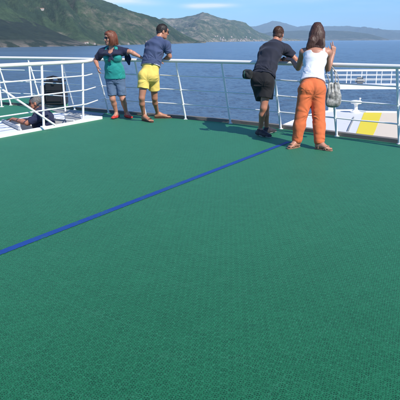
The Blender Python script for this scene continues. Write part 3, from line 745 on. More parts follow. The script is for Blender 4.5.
g4 = hill('mountain', [(190, 36), (225, 31), (240, 29), (255, 27.2), (264, 23.6), (272, 20.8), (279, 21.6), (287, 24.6), (297, 26.8), (310, 26.2), (322, 26.6), (335, 25.8), (350, 26.6), (368, 27.6), (385, 29), (400, 30), (430, 31.5), (520, 33)], [(190, 17000), (520, 17000)], [(190, 22000), (520, 22000)], hm3, 330, 40, 260, 1700, 41, .1, 1., 1.)
# ---- houses
hw = paint('house_wall', (.38, .355, .315), .8, .2); hr = paint('house_roof', (.36, .17, .10), .8, .3)
def house(p, w, l, h_, rot, label, group, name='house'):
    c, s = math.cos(rot), math.sin(rot); ax = (V3(c, s, 0), V3(-s, c, 0), V3(0, 0, 1)); o = V3(p.x, p.y, p.z)
    b = MB(); b.box(o+V3(0, 0, h_/2-1.5), w, l, h_+3, ax)
    q = lambda x, y, z: o+ax[0]*x+ax[1]*y+V3(0, 0, z)
    e = 1.05; A = [q(-w/2*e, -l/2*e, h_+.02), q(w/2*e, -l/2*e, h_+.02), q(w/2*e, l/2*e, h_+.02), q(-w/2*e, l/2*e, h_+.02), q(-w/2*e, 0, h_+h_*.35), q(w/2*e, 0, h_+h_*.35)]
    b.add(A, [(0, 1, 5, 4), (2, 3, 4, 5), (0, 4, 3), (1, 2, 5), (0, 3, 2, 1)], 1)
    o_ = b.build(name, [hw, hr]); o_.data.transform(__import__('mathutils').Matrix.Translation(-o)); o_.location = o
    return tag(o_, label, 'house', group)
rg = random.Random(5)
for k in range(64):   # village along the far shore
    x = 212+rg.random()*52; i = int((x-120)/180*360); kk = rg.choice([1, 2, 2, 3, 4, 5, 6, 8])
    p = g2[(i, kk)]+V3(rg.uniform(-30, 30), rg.uniform(-30, 30), 0)
    s = rg.uniform(8, 16); house(p, s*1.3, s, s*.6, rg.random()*3, 'tiny pale house in the village spread along the far shore', 'village houses along the far shore')
for k in range(8):
    x = 62+rg.random()*100; i = int((x+120)/326*420); p = g1[(i, rg.choice([1, 1, 2, 3]))]
    s = rg.uniform(3.5, 6); house(p, s*1.4, s, s*.7, rg.random()*3, 'tiny pale house at the foot of the nearer mountain', 'houses at the foot of the near mountain')
def on1(x, y):
    best = min(((abs((lambda q: q)(0))+(proj(g1[(int((x+120)/326*420), k)])[1]-y)**2, k) for k in range(0, 105)), key=lambda a: a[0])[1]
    return g1[(int((x+120)/326*420), best)]
def proj(p):
    X, Y, Z = p[0], p[1], p[2]-H; zc = Y*cp-Z*sp; yc = Y*sp+Z*cp; u = X/zc; v = yc/zc; c, s = math.cos(ROLL), math.sin(ROLL)
    return (200+F*(c*u-s*v), 200-F*(c*v+s*u))
house(on1(45, 10.8)+V3(0, -4, 1.5), 17, 7, 4.5, .2, 'white building high on the green mountainside, top left', None, 'hillside_building')

# ------------------------------------------------------------------ haze
t = bpy.data.materials.new('haze_air'); t.use_nodes = True; t.node_tree.nodes.clear()
o = t.node_tree.nodes.new('ShaderNodeOutputMaterial'); v = t.node_tree.nodes.new('ShaderNodeVolumePrincipled')
v.inputs['Color'].default_value = (.58, .80, 1, 1); v.inputs['Density'].default_value = 3.9e-5; v.inputs['Anisotropy'].default_value = -.22
t.node_tree.links.new(v.outputs[0], o.inputs['Volume'])
b = MB(); b.box((0, 0, (980+SEA_Z-3)/2), 70000, 70000, 980-(SEA_Z-3))
HZ = b.build('haze', t); tag(HZ, kind='stuff')
#@@PEOPLE
# ------------------------------------------------------------------ people
def person(loc, label):
    r = empty('person', loc); tag(r, label, 'person'); return r
def shoe_mesh(an, to, s=1.):
    pass
def short_hair(fr, k, name, mat, parent, thick=.007, back=-.075, face=.06, seed=1, vox=.0035):
    a = fr.ax(); e = lambda c, r, kk=.02, op='u': EL(fr.p(*[q*k for q in c]), [q*k for q in r], a, kk*k, op)
    L = [e((0, -.014, .032), (.073+thick, .093+thick, .088+thick)), e((0, -.06, -.03), (.055+thick, .035+thick, .05)),
         e((0, .118, -.012), (.075, .062, .075), .012, 's'), e((0, .05, -.09), (.11, .065, .075), .01, 's')]
    L += [e((s_*.08, -.002, -.012), (.02, .024, .036), .006, 's') for s_ in (-1, 1)]
    L += [PL(fr.p(0, 0, back*k), -fr.u)]
    rg = random.Random(seed+3); b = MB()
    for i in range(1500):
        th = rg.uniform(-PI, PI); ph = math.asin(rg.uniform(-.55, 1)); x, y, z = math.cos(ph)*math.sin(th), math.cos(ph)*math.cos(th), math.sin(ph)
        if y > .55 and z < .62: continue
        if z < -.05 and (y > -.1 or abs(y) < .3): continue
        if abs(x) > .8 and abs(y) < .35 and z < .12: continue
        q = (x*(.073+thick), -.014+y*(.093+thick), .032+z*(.088+thick)); p0 = fr.p(*[u*k*.985 for u in q]); o = (fr.r*x+fr.f*y+fr.u*z)
        tn = (fr.u*-.8-fr.f*.5+fr.r*rg.uniform(-.4, .4)+fr.f*(.9 if z > .6 else 0)).normalized(); tn = (tn-o*tn.dot(o)).normalized(); l_ = rg.uniform(.012, .024)*k
        b.tube([p0, p0+tn*l_*.6+o*.004*k, p0+tn*l_+o*rg.uniform(.002, .006)*k], [.0012, .0012, .0004], 3, cap=False)
    b.build('loose_hair', mat, parent, True)
    return sobj(name, L, vox, mat, parent, lambda P: .0014*vnoise(P, 60, seed)+.0016*vnoise(P, 210, seed+1))
def sock_shoes(): pass

# ============ 1. woman in teal, back against the rail
j = dict(head=J(110.2, 38.2, 10.42), neck=J(111.8, 48.4, 10.47), pel=J(115.0, 76.5, 10.52), shl=J(121.6, 51.3, 10.46), shr=J(102.2, 52.4, 10.50),
         ell=J(130.5, 51.8, 10.40), wrl=J(141.5, 57.6, 10.36), elr=J(95.6, 60, 10.58), wrr=J(97.6, 66.5, 10.42),
         hipl=J(119.4, 79.5, 10.53), hipr=J(110.9, 79.5, 10.53), knl=J(122.8, 99, 10.47), knr=J(112.6, 99, 10.47), anl=J(126.8, 114.6, 10.62), anr=J(117.0, 114.6, 10.6))
bones('teal', j)
p1 = Person(j, j['shl']-j['shr'], (0, 1, 0), 'f', 1.06, 1.0, hf=(-.80, -.60, -.10), hu=(-.05, -.05, 1))
R1 = person((G(122, 116.5).x, 10.5, 0), 'woman in teal top, navy shawl and denim shorts leaning back on the rail, arms spread')
sk1 = skin('skin_warm', (.50, .25, .165))
bm_, fn = body_mats(sk1, p1.fr, 1.0)
L = p1.body()+foot(j['anl'], G(131.5, 118.6)+V3(0, 0, .02), .9)+foot(j['anr'], G(112.6, 119.2)+V3(0, 0, .02), .9)
L += hand(j['wrl'], (.8, .0, -.15), (0, -.3, -1), (0, -1, 0), .9, .5)+hand(j['wrr'], (.15, -.3, -.95), (1, .4, 0), (.3, -1, 0), .9, .45)
sobj('body', L, .005, bm_, R1, None, fn)
k = 1.0; fr = p1.fr; a = fr.ax(); e = lambda c, r, kk=.02, op='u': EL(fr.p(*c), r, a, kk, op)
hm = hairm('auburn_hair', (.10, .028, .014), (.24, .075, .03))
L = [e((0, -.018, .035), (.092, .110, .100)), e((.078, -.015, -.035), (.030, .055, .085), .04), e((-.078, -.015, -.035), (.030, .055, .085), .04), e((0, -.088, -.03), (.078, .045, .095), .04), e((0, .06, .085), (.06, .035, .03), .03),
     e((0, .112, -.025), (.060, .060, .078), .012, 's'), e((0, .05, -.14), (.05, .09, .05), .01, 's')]
sobj('hair', L, .004, hm, R1, lambda P: .004*vnoise(P, (40, 40, 14), 3)+.0025*vnoise(P, (110, 110, 22), 4)+.002*vnoise(P, (200, 200, 60), 9))
shades(fr, 1.0, M['lens'], R1)
b = MB(); rg = random.Random(4)
for i in range(420):
    an_ = rg.uniform(-2.35, 2.35)+PI; s1, c1 = -math.sin(an_), math.cos(an_); w_ = rg.uniform(.97, 1.06)
    p0 = fr.p(.03*s1*rg.random(), .03*c1, .136); pa = fr.p(.07*s1*w_, -.018+.085*c1*w_, .105); pb = fr.p(.098*s1*w_, -.018+.112*c1*w_, .02); pc = fr.p(.112*s1*w_, -.02+.118*c1*w_, -.06); pd = fr.p((.10+rg.uniform(-.02, .02))*s1, -.02+(.11+rg.uniform(-.02, .02))*c1, -.105-rg.random()*.03)
    b.tube([p0, pa, pb, pc, pd], [.0012, .0018, .002, .0018, .0008], 3, cap=False)
b.build('loose_hair', hm, R1, True)
# teal top
teal = fabric('teal_cotton', (.010, .26, .23)); navyf = fabric('navy_knit', (.010, .014, .042)); denim = fabric('faded_denim', (.085, .14, .23), .9, .3, 600, .5)
st = p1.st
hem = j['pel']+V3(0, 0, .005); kn0 = J(110.6, 57, 10.34)
L = p1.torso(.012, 0, 4)+[EL(lerp(j['pel'], j['neck'], .66)+V3(-.075, -.085, 0), (.085, .075, .08), None, .04), EL(lerp(j['pel'], j['neck'], .66)+V3(.085, -.085, 0), (.085, .075, .08), None, .04),
     EL(lerp(j['pel'], j['neck'], .28)+V3(0, -.03, 0), (.16, .125, .13), None, .06)]+p1.shoulders(.008)+[PR(hem+V3(0, 0, .1), hem-V3(0, 0, .05), .172, .188, .13, .145, (1, 0, 0), k=.05), PL(hem-V3(0, 0, .045), (0, 0, -1)),
     EL(j['neck']+V3(-.01, -.10, -.03), (.075, .10, .11), None, .01, 's')]
sobj('blouse', L, .0055, teal, R1, creases([(kn0, .012, .17, 9), (hem+V3(.16, -.08, .10), .010, .14, 7), (hem+V3(-.15, -.08, .12), .010, .14, 7)], folds(.005, (7, 7, 4), 5)))
# shawl over the shoulders, knotted in front
nk = j['neck']; kn = J(110.6, 55, 10.30)
L = []
for q, s_ in (('shl', 1), ('shr', -1)):
    sh = j[q]; el_ = j['ell' if s_ > 0 else 'elr']
    L += [PR(nk+V3(s_*.03, .03, .0), sh+V3(0, 0, .0), .060, .074, k=.05), PR(sh, lerp(sh, el_, .72), .074, .068, k=.03, flat=(0, 1)),
          PR(nk+V3(s_*.055, -.03, -.02), kn, .034, .020, k=.03), PR(lerp(nk, sh, .55)+V3(0, -.03, -.03), kn+V3(s_*.04, 0, .02), .055, .028, k=.04), PR(sh+V3(0, -.035, -.03), kn+V3(s_*.07, .0, .02), .045, .022, k=.03)]
L += [EL(nk+V3(0, .07, -.08), (.19, .06, .13), None, .05), EL(kn, (.036, .026, .03), None, .01), PR(kn, kn+V3(-.03, -.012, -.11), .018, .026, .012, .012, k=.01), PR(kn, kn+V3(.035, -.01, -.085), .018, .024, .012, .012, k=.01),
      EL(nk+V3(-.015, -.115, -.035), (.052, .085, .085), None, .01, 's'), EL(nk+V3(0, 0, .07), (.062, .062, .075), None, .01, 's')]
sobj('shawl', L, .005, navyf, R1, folds(.006, (14, 14, 10), 8, .003, (40, 40, 18)))
# hanging end of the shawl, behind her left arm
a_ = J(126.8, 54, 10.50); L = [PR(a_, a_+V3(.02, .0, -.10), .045, .062, .018, .02, (1, 0, 0)), PR(a_+V3(.02, 0, -.1), a_+V3(.035, .01, -.19), .05, .018, .018, .012, (1, 0, 0), k=.02)]
sobj('shawl_end', L, .005, navyf, R1, folds(.007, (30, 30, 9), 12))
# denim shorts to the knee
L = [PR(st[0][0]+V3(0, 0, .06), st[0][0]-V3(0, 0, .04), .172, .18, .13, .135, (1, 0, 0), k=.05)]
for q in 'lr': L += [PR(j['hip'+q], lerp(j['hip'+q], j['kn'+q], .84), .102, .084, k=.03, flat=(0, 1)), EL(j['hip'+q]+V3(0, .07, .01), (.09, .07, .09), None, .04)]
sobj('denim_shorts', L, .0055, denim, R1, creases([(lerp(j['hipl'], j['hipr'], .5)+V3(0, -.12, -.05), .011, .13, 9), (j['knl']+V3(0, -.07, .06), .008, .09, 7), (j['knr']+V3(0, -.07, .06), .008, .09, 7)], folds(.005, (10, 10, 14), 15)))
red = fabric('red_canvas', (.55, .035, .02), .6)
for q, to in (('l', G(131.8, 119)), ('r', G(112.3, 119.6))):
    an = j['an'+q]; d = V3(to.x-an.x, to.y-an.y, 0); ln = d.length; d.normalize(); b_ = an-d*.045; b_.z = .035; tt = to-d*.03; tt.z = .03
    L = [PR(b_, lerp(b_, tt, .5), .040, .042, .036, .034, d.cross(V3(0, 0, 1)), k=.03), PR(lerp(b_, tt, .45), tt, .040, .036, .032, .024, d.cross(V3(0, 0, 1)), k=.03), PL(V3(0, 0, .005), (0, 0, -1)), PL(V3(0, 0, .06), (0, 0, 1))]
    sobj('shoe', L, .004, red, R1)

# ============ 2. man in yellow shorts, seen from behind, leaning on the rail to the right
j = dict(head=J(162.6, 31.6, 10.36), neck=J(157.8, 40.2, 10.26), pel=J(149.0, 73, 10.08), shl=J(150.2, 45.8, 10.30), shr=J(166.4, 45.0, 10.12),
         ell=J(146, 59.5, 10.52), wrl=J(156, 60.6, 10.42), elr=J(169.6, 56.3, 10.13), wrr=J(163.5, 60, 10.28),
         hipl=J(144.6, 76, 10.04), hipr=J(153.5, 77, 10.14), knl=J(141.8, 98, 9.98), knr=J(154.6, 98, 10.22), anl=J(144.0, 117.2, 10.16), anr=J(157.6, 114.2, 10.5))
bones('yellow', j)
p2 = Person(j, j['shr']-j['shl'], (-.42, -.88, .1), 'm', 1.05, 1.02, hf=(.95, .38, -.06), hu=(.18, .1, 1), bend=.02, gl=.042)
R2 = person((-.93, 10.2, 0), 'man in yellow shorts leaning over the rail next to the woman in teal')
sk2 = skin('skin_tanned', (.44, .21, .125))
bm_, fn = body_mats(sk2, p2.fr, 1.02)
tl, tr = G(152.5, 122.6)+V3(0, 0, .018), G(171.5, 118.2)+V3(0, 0, .018)
L = p2.body()+foot(j['anl'], tl)+foot(j['anr'], tr)+hand(j['wrr'], (-.7, .15, -.1), (0, 0, -1), (-.1, 1, .1), .95, .4)+hand(j['wrl'], (.8, .1, -.15), (0, 0, -1), (0, 1, 0), .95, .4)
sobj('body', L, .005, bm_, R2, None, fn)
short_hair(p2.fr, 1.02, 'hair', hairm('dark_hair', (.014, .010, .009), (.04, .03, .025)), R2, .010)
shades(p2.fr, 1.02, M['lens'], R2)
slate = fabric('slate_blue_cotton', (.048, .070, .145)); yel = fabric('yellow_cotton', (.80, .60, .13), .85, .1)
pe, ne = j['pel'], j['neck']; ax_ = (ne-pe).normalized(); hem = pe+ax_*.145
L = p2.torso(.018, 0, 4)+p2.shoulders(.012)+[PR(hem+ax_*.12, hem-ax_*.03, .165, .178, .135, .142, p2.side, k=.05), PL(hem-ax_*.02, tuple(-ax_+p2.side*.12)),
     EL(ne+ax_*.085, (.062, .062, .062), None, .01, 's')]
for q, t1 in (('r', .74), ('l', .7)):
    a_, b_ = j['sh'+q], j['el'+q]; L.append(PR(a_, lerp(a_, b_, t1), .072, .066, k=.03, flat=(0, 1)))
sobj('t_shirt', L, .0055, slate, R2, creases([(j['shr']+V3(-.03, -.06, -.10), .014, .15, 9), (j['shl']+V3(.03, -.05, -.12), .012, .15, 8), (hem+p2.side*.13+V3(0, -.08, .10), .014, .15, 8), (hem-p2.side*.12+V3(0, -.08, .08), .010, .13, 8)], folds(.006, (7, 7, 11), 21)))
L = [PR(hem-ax_*.01, pe-V3(0, 0, .05), .160, .180, .132, .15, p2.side, k=.05), PL(hem+ax_*.012, tuple(ax_))]+p2.glutes(.012)
for q, e_ in (('l', .56), ('r', .62)): L.append(PR(j['hip'+q], lerp(j['hip'+q], j['kn'+q], e_), .104, .106, k=.03, flat=(0, 1)))
sobj('shorts', L, .0055, yel, R2, creases([(lerp(j['hipl'], j['hipr'], .5)+p2.back*.12-V3(0, 0, .08), .010, .15, 9), (j['hipr']+p2.side*.09, .008, .12, 8)], lambda P: folds(.006, (9, 9, 4), 25)(P)+folds(.004, (6, 6, 16), 27)(P)))
belt = MB(); ring = []
for i in range(28):
    an_ = 2*PI*i/28; dp_ = ax_.cross(p2.side).normalized(); ring.append(hem-ax_*.012+p2.side*.176*math.cos(an_)+dp_*.140*math.sin(an_))
belt.tube(ring, .011, 8, closed=True); belt.build('waistband', fabric('pale_waistband', (.55, .55, .52)), R2, True)
ff = fabric('brown_leather', (.10, .045, .025), .55)
def sole(an, to, mat, parent, name='sandal', w=.046, straps=1):
    an = Vector(an); to = Vector(to); d = V3(to.x-an.x, to.y-an.y, 0).normalized(); s_ = d.cross(V3(0, 0, 1)); b = MB(); h0 = V3(an.x, an.y, 0)-d*.07; ln = (V3(to.x, to.y, 0)+d*.012-h0).length
    out_ = []; n = 28
    for i in range(n):
        u = i/n*2*PI; x = (1-math.cos(u))/2; wv_ = w*(.74+.34*x-.12*math.cos(3*u)*.3)*abs(math.sin(u))**.6*(1 if math.sin(u) > 0 else -1); out_.append(h0+d*ln*x+s_*wv_)
    b.add([q+V3(0, 0, .002) for q in out_]+[q+V3(0, 0, .017) for q in out_], [tuple(range(n))[::-1], tuple(range(n, 2*n))]+[(i, (i+1) % n, n+(i+1) % n, n+i) for i in range(n)])
    def arch(f0, f1, hh, r_=.006):
        pts = []
        for i in range(9):
            u = i/8; q = h0+d*ln*lerp(f0, f1, math.sin(u*PI) if f0 != f1 else 0)+s_*(w*.98*math.cos(u*PI)); q.z = .018+hh*math.sin(u*PI); pts.append(q)
        b.tube(pts, r_, 6)
    arch(.60, .78, .050)
    if straps > 1: arch(.70, .70, .040, .008); arch(.28, .28, .085, .006)
    return b.build(name, mat, parent, True)
sole(j['anl'], tl, ff, R2, 'flip_flop'); sole(j['anr'], tr, ff, R2, 'flip_flop')

# ============ 3. man in black, leaning on folded forearms
j = dict(head=J(278.3, 34.8, 8.92), neck=J(274.2, 44.5, 8.80), pel=J(262.8, 78, 8.38), shl=J(265.3, 50.3, 8.92), shr=J(285.3, 49.2, 8.70),
         ell=J(272, 59.5, 9.05), wrl=J(287, 60.6, 8.90), elr=J(295.2, 59.2, 8.66), wrr=J(282, 59.4, 8.86),
         hipl=J(258.4, 82, 8.40), hipr=J(267.6, 82, 8.36), knl=J(265.8, 107.5, 8.50), knr=J(263.6, 108, 8.30), anl=J(266.8, 128.6, 8.60), anr=J(260.0, 130.6, 8.42))
bones('black', j)
p3 = Person(j, j['shr']-j['shl'], (-.35, -.9, .3), 'm', 1.0, 1.0, hf=(.32, .93, -.25), hu=(.12, .25, 1), bend=.045)
R3 = person((.98, 8.45, 0), 'man in navy t-shirt and black shorts bent over the rail on folded forearms')
sk3 = skin('skin_brown', (.46, .205, .12))
bm_, fn = body_mats(sk3, p3.fr, .98)
L = p3.body()+hand(j['wrr'], (-.9, .12, -.1), (0, 0, -1), (0, 1, 0), .97, .35)+hand(j['wrl'], (.9, -.12, -.1), (0, 0, -1), (0, 1, 0), .97, .4)
sl_, sr_ = G(275.5, 132.5), G(270.5, 138.6)
L += foot(j['anl'], sl_+V3(0, 0, .02), .88)+foot(j['anr'], sr_+V3(0, 0, .02), .88)
sobj('body', L, .005, bm_, R3, None, fn)
short_hair(p3.fr, .98, 'hair', hairm('cropped_brown_hair', (.022, .010, .006), (.13, .058, .028)), R3, .010, back=-.095)
dk = fabric('dark_navy_cotton', (.011, .013, .026)); blk = fabric('black_cotton', (.006, .006, .008))
pe, ne = j['pel'], j['neck']; ax_ = (ne-pe).normalized(); hem = pe+ax_*.02
L = p3.torso(.022, 0, 4)+p3.shoulders(.012)+[PR(hem+ax_*.14, hem-ax_*.03, .165, .175, .128, .138, p3.side, k=.05), PL(hem-ax_*.02, tuple(-ax_)), EL(ne+ax_*.05+V3(.03, .04, .05), (.062, .062, .055), None, .01, 's')]
for q, t1 in (('r', .76), ('l', .76)):
    a_, b_ = j['sh'+q], j['el'+q]; L.append(PR(a_, lerp(a_, b_, t1), .074, .074, k=.03, flat=(0, 1)))
sobj('t_shirt', L, .0055, dk, R3, creases([(j['shr']+V3(-.06, -.06, -.08), .016, .16, 9), (hem+p3.side*.12+V3(0, -.06, .08), .014, .16, 9), (hem-p3.side*.10+V3(0, -.06, .12), .012, .15, 8)], folds(.009, (5, 5, 8), 31)))
L = [PR(hem, pe-V3(0, 0, .06), .170, .185, .135, .150, p3.side, k=.05), PL(hem+ax_*.01, tuple(ax_))]+p3.glutes(.012)
for q in 'lr': L.append(PR(j['hip'+q]-V3(0, 0, .02), lerp(j['hip'+q], j['kn'+q], .62), .105, .118, k=.04, flat=(0, 1)))
sobj('shorts', L, .0055, blk, R3, creases([(lerp(j['hipl'], j['hipr'], .5)+p3.back*.12-V3(0, 0, .08), .010, .15, 9)], folds(.008, (9, 9, 5), 35)))
shm = fabric('dark_trainer', (.03, .022, .024), .6); swm = fabric('pale_sole', (.5, .46, .45), .6)
for q, to in (('l', sl_), ('r', sr_)):
    an = j['an'+q]; d = V3(to.x-an.x, to.y-an.y, 0); d.normalize(); b_ = an-d*.050; b_.z = .045; tt = to-d*.03; tt.z = .038; s_ = d.cross(V3(0, 0, 1))
    L = [PR(b_, lerp(b_, tt, .5), .045, .047, .044, .044, s_, k=.03), PR(V3(an.x, an.y, .06), V3(an.x, an.y, .095), .044, .046, k=.03), PR(V3(an.x, an.y, .07)+d*.02, lerp(b_, tt, .75), .040, .036, k=.03), PR(lerp(b_, tt, .45), tt, .046, .042, .038, .028, s_, k=.03), PL(V3(0, 0, .016), (0, 0, -1)), PL(V3(0, 0, .112), (0, 0, 1))]
    sh_ = sobj('shoe', L, .004, shm, R3)
    L = [PR(b_, lerp(b_, tt, .5), .048, .051, .04, .04, s_, k=.03), PR(lerp(b_, tt, .45), tt, .050, .046, .04, .03, s_, k=.03), PL(V3(0, 0, .003), (0, 0, -1)), PL(V3(0, 0, .026), (0, 0, 1))]
    o_ = sobj('sole', L, .004, swm, R3)
# watch
b = MB(); wp = lerp(j['elr'], j['wrr'], .86); wd = (j['wrr']-j['elr']).normalized(); x_ = wd.cross(V3(0, 0, 1)).normalized(); y_ = x_.cross(wd)
b.tube([wp+x_*.031*math.cos(2*PI*i/16)+y_*.029*math.sin(2*PI*i/16) for i in range(16)], .007, 6, closed=True); b.box(wp+y_*.034, .034, .034, .012, (wd, x_, y_), bev=.004)
b.build('wristwatch', M['black'], R3, True)
# bum bag
c = J(248.2, 74.2, 8.34)
rb_ = empty('bum_bag', c); tag(rb_, 'small black bum bag on the left hip of the man in black shorts', 'bag')
bgm = fabric('black_nylon', (.010, .012, .012), .8)
bx_, by_ = V3(.8, .5, 0).normalized(), V3(-.5, .8, 0).normalized()
L = [PR(c-by_*.055-bx_*.01+V3(0, 0, .02), c+by_*.055-bx_*.01+V3(0, 0, .02), .040, .040, .052, .052, bx_, k=.02), PR(c-by_*.05-bx_*.015-V3(0, 0, .035), c+by_*.05-bx_*.015-V3(0, 0, .035), .044, .044, .034, .034, bx_, k=.03), PR(c-by_*.045-bx_*.055-V3(0, 0, .012), c+by_*.045-bx_*.055-V3(0, 0, .012), .018, .018, .036, .036, bx_, k=.012),
     PR(c+bx_*.03+V3(0, 0, .02), c+bx_*.12+by_*.03+V3(0, 0, .015), .03, .02, .03, .018, k=.02)]
sobj('pouch', L, .004, bgm, rb_, folds(.006, (22, 22, 14), 41))
b = MB(); dp_ = ax_.cross(p3.side).normalized(); hc = hem+ax_*.035
b.tube([hc+p3.side*0.190*math.cos(2*PI*i/28)+dp_*.152*math.sin(2*PI*i/28) for i in range(28)], .006, 6, closed=True); b.build('belt', bgm, rb_, True)
b = MB(); q = c+V3(-.055, -.035, 0); b.tube([q+V3(0, 0, .05), q+V3(-.012, -.02, 0), q+V3(0, 0, -.06)], .007, 6); b.build('strap', fabric('green_webbing', (.02, .10, .08)), rb_, True)

# ============ 4. woman in white tank top and orange trousers
j = dict(head=J(317.2, 32.4, 8.02), neck=J(316.4, 46.8, 7.94), pel=J(312.0, 86, 7.56), shl=J(303.4, 52.4, 7.98), shr=J(327.6, 52.4, 7.90),
         ell=J(298.2, 68.0, 8.20), wrl=J(291.8, 60.0, 8.40), elr=J(328.0, 68.8, 8.06), wrr=J(333.2, 53.6, 8.14),
         hipl=J(306.0, 90, 7.54), hipr=J(317.8, 90, 7.56), knl=J(300.6, 118, 7.48), knr=J(319.2, 118, 7.46), anl=J(296.6, 143.0, 7.46), anr=J(319.4, 145.0, 7.32))
bones('orange', j)
p4 = Person(j, j['shr']-j['shl'], (-.12, -.97, .2), 'f', 1.0, .98, hf=(.25, .95, -.18), hu=(.02, .2, 1), bend=-.02)
R4 = person((1.45, 7.4, 0), 'dark long-haired woman in white tank top and orange trousers at the rail, one hand raised')
sk4 = skin('skin_light_tan', (.47, .235, .15))
bm_, fn = body_mats(sk4, p4.fr, .96)
tl, tr = G(288.0, 149.2)+V3(0, 0, .018), G(331.5, 151.2)+V3(0, 0, .018)
L = p4.body()+foot(j['anl'], tl, .9)+foot(j['anr'], tr, .9)
L += hand(j['wrr'], (.02, .05, 1), (-.1, 1, 0), (-1, -.2, .2), 1.0, curls=[.08, .12, 1.2, 1.35], spread=.24)+hand(j['wrl'], (-.5, .4, .15), (.2, .5, -1), (0, 1, .3), .9, .55)
sobj('body', L, .0048, bm_, R4, None, fn)
fr = p4.fr; a = fr.ax(); e = lambda c, r, kk=.02, op='u': EL(fr.p(*c), r, a, kk, op)
hm = hairm('long_dark_hair', (.022, .009, .006), (.095, .036, .018))
nb = j['neck']+p4.back*.05
L = [e((0, -.018, .032), (.086, .108, .100)), e((0, -.07, -.05), (.088, .062, .115), .05), PR(fr.p(0, -.085, -.05), nb+V3(-.005, 0, -.02), .098, .100, .058, .055, p4.side, k=.05), PR(nb+V3(-.005, 0, -.01), nb+p4.back*.015+V3(-.015, 0, -.075), .098, .060, .045, .026, p4.side, k=.04),
     PR(fr.p(.075, -.01, -.02), fr.p(.088, -.02, -.20), .030, .026, .045, .035, k=.04), PR(fr.p(-.075, -.01, -.02), fr.p(-.09, -.02, -.22), .034, .030, .045, .035, k=.04),
     PR(nb+V3(-.075, 0, .07), nb+V3(-.128, -.005, -.02), .045, .018, k=.06), PR(nb+V3(-.075, 0, 0), nb+V3(-.11, 0, -.07), .034, .018, k=.03), PR(nb+V3(.06, 0, 0), nb+V3(.075, 0, -.10), .032, .014, k=.03),
     e((0, .105, -.03), (.062, .06, .085), .012, 's')]
sobj('hair', L, .004, hm, R4, lambda P: .0025*vnoise(P, (26, 26, 4), 3)+.0016*vnoise(P, (80, 80, 6), 4)+.0022*vnoise(P, (190, 190, 14), 9))
# loose strands
b = MB(); rg = random.Random(9)
for i in range(900):
    an_ = rg.uniform(-2.1, 2.1)+PI; x0_ = fr.p(.088*math.sin(an_)*-1, .105*math.cos(an_), .02+rg.uniform(-.05, .04)); x_ = .085*-math.sin(an_)
    pm = nb+p4.side*(x_*1.15+rg.uniform(-.02, .02))+p4.back*(.058*abs(math.cos(an_)))+V3(0, 0, .01); pe_ = nb+p4.side*(x_*.95+rg.uniform(-.03, .03))+p4.back*.045+V3(-.02, 0, -.06-rg.random()*.06)
    hi_ = fr.p(.05*-math.sin(an_)*rg.random(), .06*math.cos(an_), .128)
    b.tube([hi_, x0_, lerp(x0_, pm, .5)+p4.back*.010, pm, pe_], [.0012, .0018, .002, .0018, .0007], 3, cap=False)
b.build('loose_hair', hm, R4, True)
wht = fabric('white_ribbed_cotton', (.74, .76, .80), .85, .06); org = fabric('orange_cotton', (.66, .150, .045), .9, .12)
pe, ne = j['pel'], j['neck']; ax_ = (ne-pe).normalized(); bk = p4.back; sdv = p4.side
top = lerp(pe, ne, .80)
L = p4.torso(.013, 0, 4)+[PL(top, tuple(ax_)), PR(pe+ax_*.16, pe+ax_*.05, .136, .158, .108, .124, sdv, k=.04), PL(pe+ax_*.055, tuple(-ax_)), EL(lerp(pe, ne, .90)+bk*.06, (.078, .09, .10), (sdv, bk, ax_), .015, 's')]
for s_ in (-1, 1):
    pts = [lerp(pe, ne, .72)+sdv*s_*.098+bk*.074, lerp(pe, ne, .84)+sdv*s_*.100+bk*.066, lerp(pe, ne, .93)+sdv*s_*.098+bk*.046, lerp(pe, ne, .975)+sdv*s_*.094+bk*.01, lerp(pe, ne, .93)+sdv*s_*.09-bk*.055, lerp(pe, ne, .78)+sdv*s_*.085-bk*.075]
    for q in range(5): L.append(PR(pts[q], pts[q+1], .023, .023, .015, .015, sdv, k=.010))
sobj('tank_top', L, .0045, wht, R4, creases([(lerp(pe, ne, .42)+sdv*.12+bk*.06, .009, .11, 9), (lerp(pe, ne, .40)-sdv*.12+bk*.06, .009, .11, 9), (lerp(pe, ne, .2)+bk*.11, .007, .12, 8)], folds(.003, (6, 6, 13), 51)))
L = [PR(pe+ax_*.075, pe-V3(0, 0, .05), .150, .182, .115, .135, sdv, k=.06), PL(pe+ax_*.06, tuple(ax_))]+p4.glutes(.002)
for q in 'lr':
    h_, k_, a_ = j['hip'+q], j['kn'+q], j['an'+q]
    L += [PR(h_+V3(0, 0, -.02), lerp(k_, a_, .35), .102, .082, .112, .088, sdv, k=.05), PR(lerp(k_, a_, .30), lerp(k_, a_, .84)+V3(0, -.0, 0), .083, .070, .088, .074, sdv, k=.03), PR(lerp(k_, a_, .8), lerp(k_, a_, .955), .066, .056, k=.02, flat=(0, 1))]
cr_ = lerp(j['hipl'], j['hipr'], .5)+bk*.10-V3(0, 0, .09)
sobj('trousers', L, .005, org, R4, creases([(cr_, .010, .20, 9), (j['knl']+sdv*.09+V3(0, 0, .06), .008, .14, 9), (j['knr']-sdv*.09+V3(0, 0, -.02), .008, .15, 8), (lerp(j['knl'], j['anl'], .78)-sdv*.07, .010, .10, 7), (lerp(j['knr'], j['anr'], .8)+sdv*.07, .011, .10, 7), (j['hipl']-sdv*.10+bk*.05, .009, .14, 8)], lambda P: folds(.0025, (4, 4, 12), 55)(P)+folds(.004, (11, 11, 3), 58)(P)))
tan = fabric('tan_leather', (.30, .17, .10), .5)
sole(j['anl'], tl, tan, R4, 'sandal', .042, 2); sole(j['anr'], tr, tan, R4, 'sandal', .042, 2)
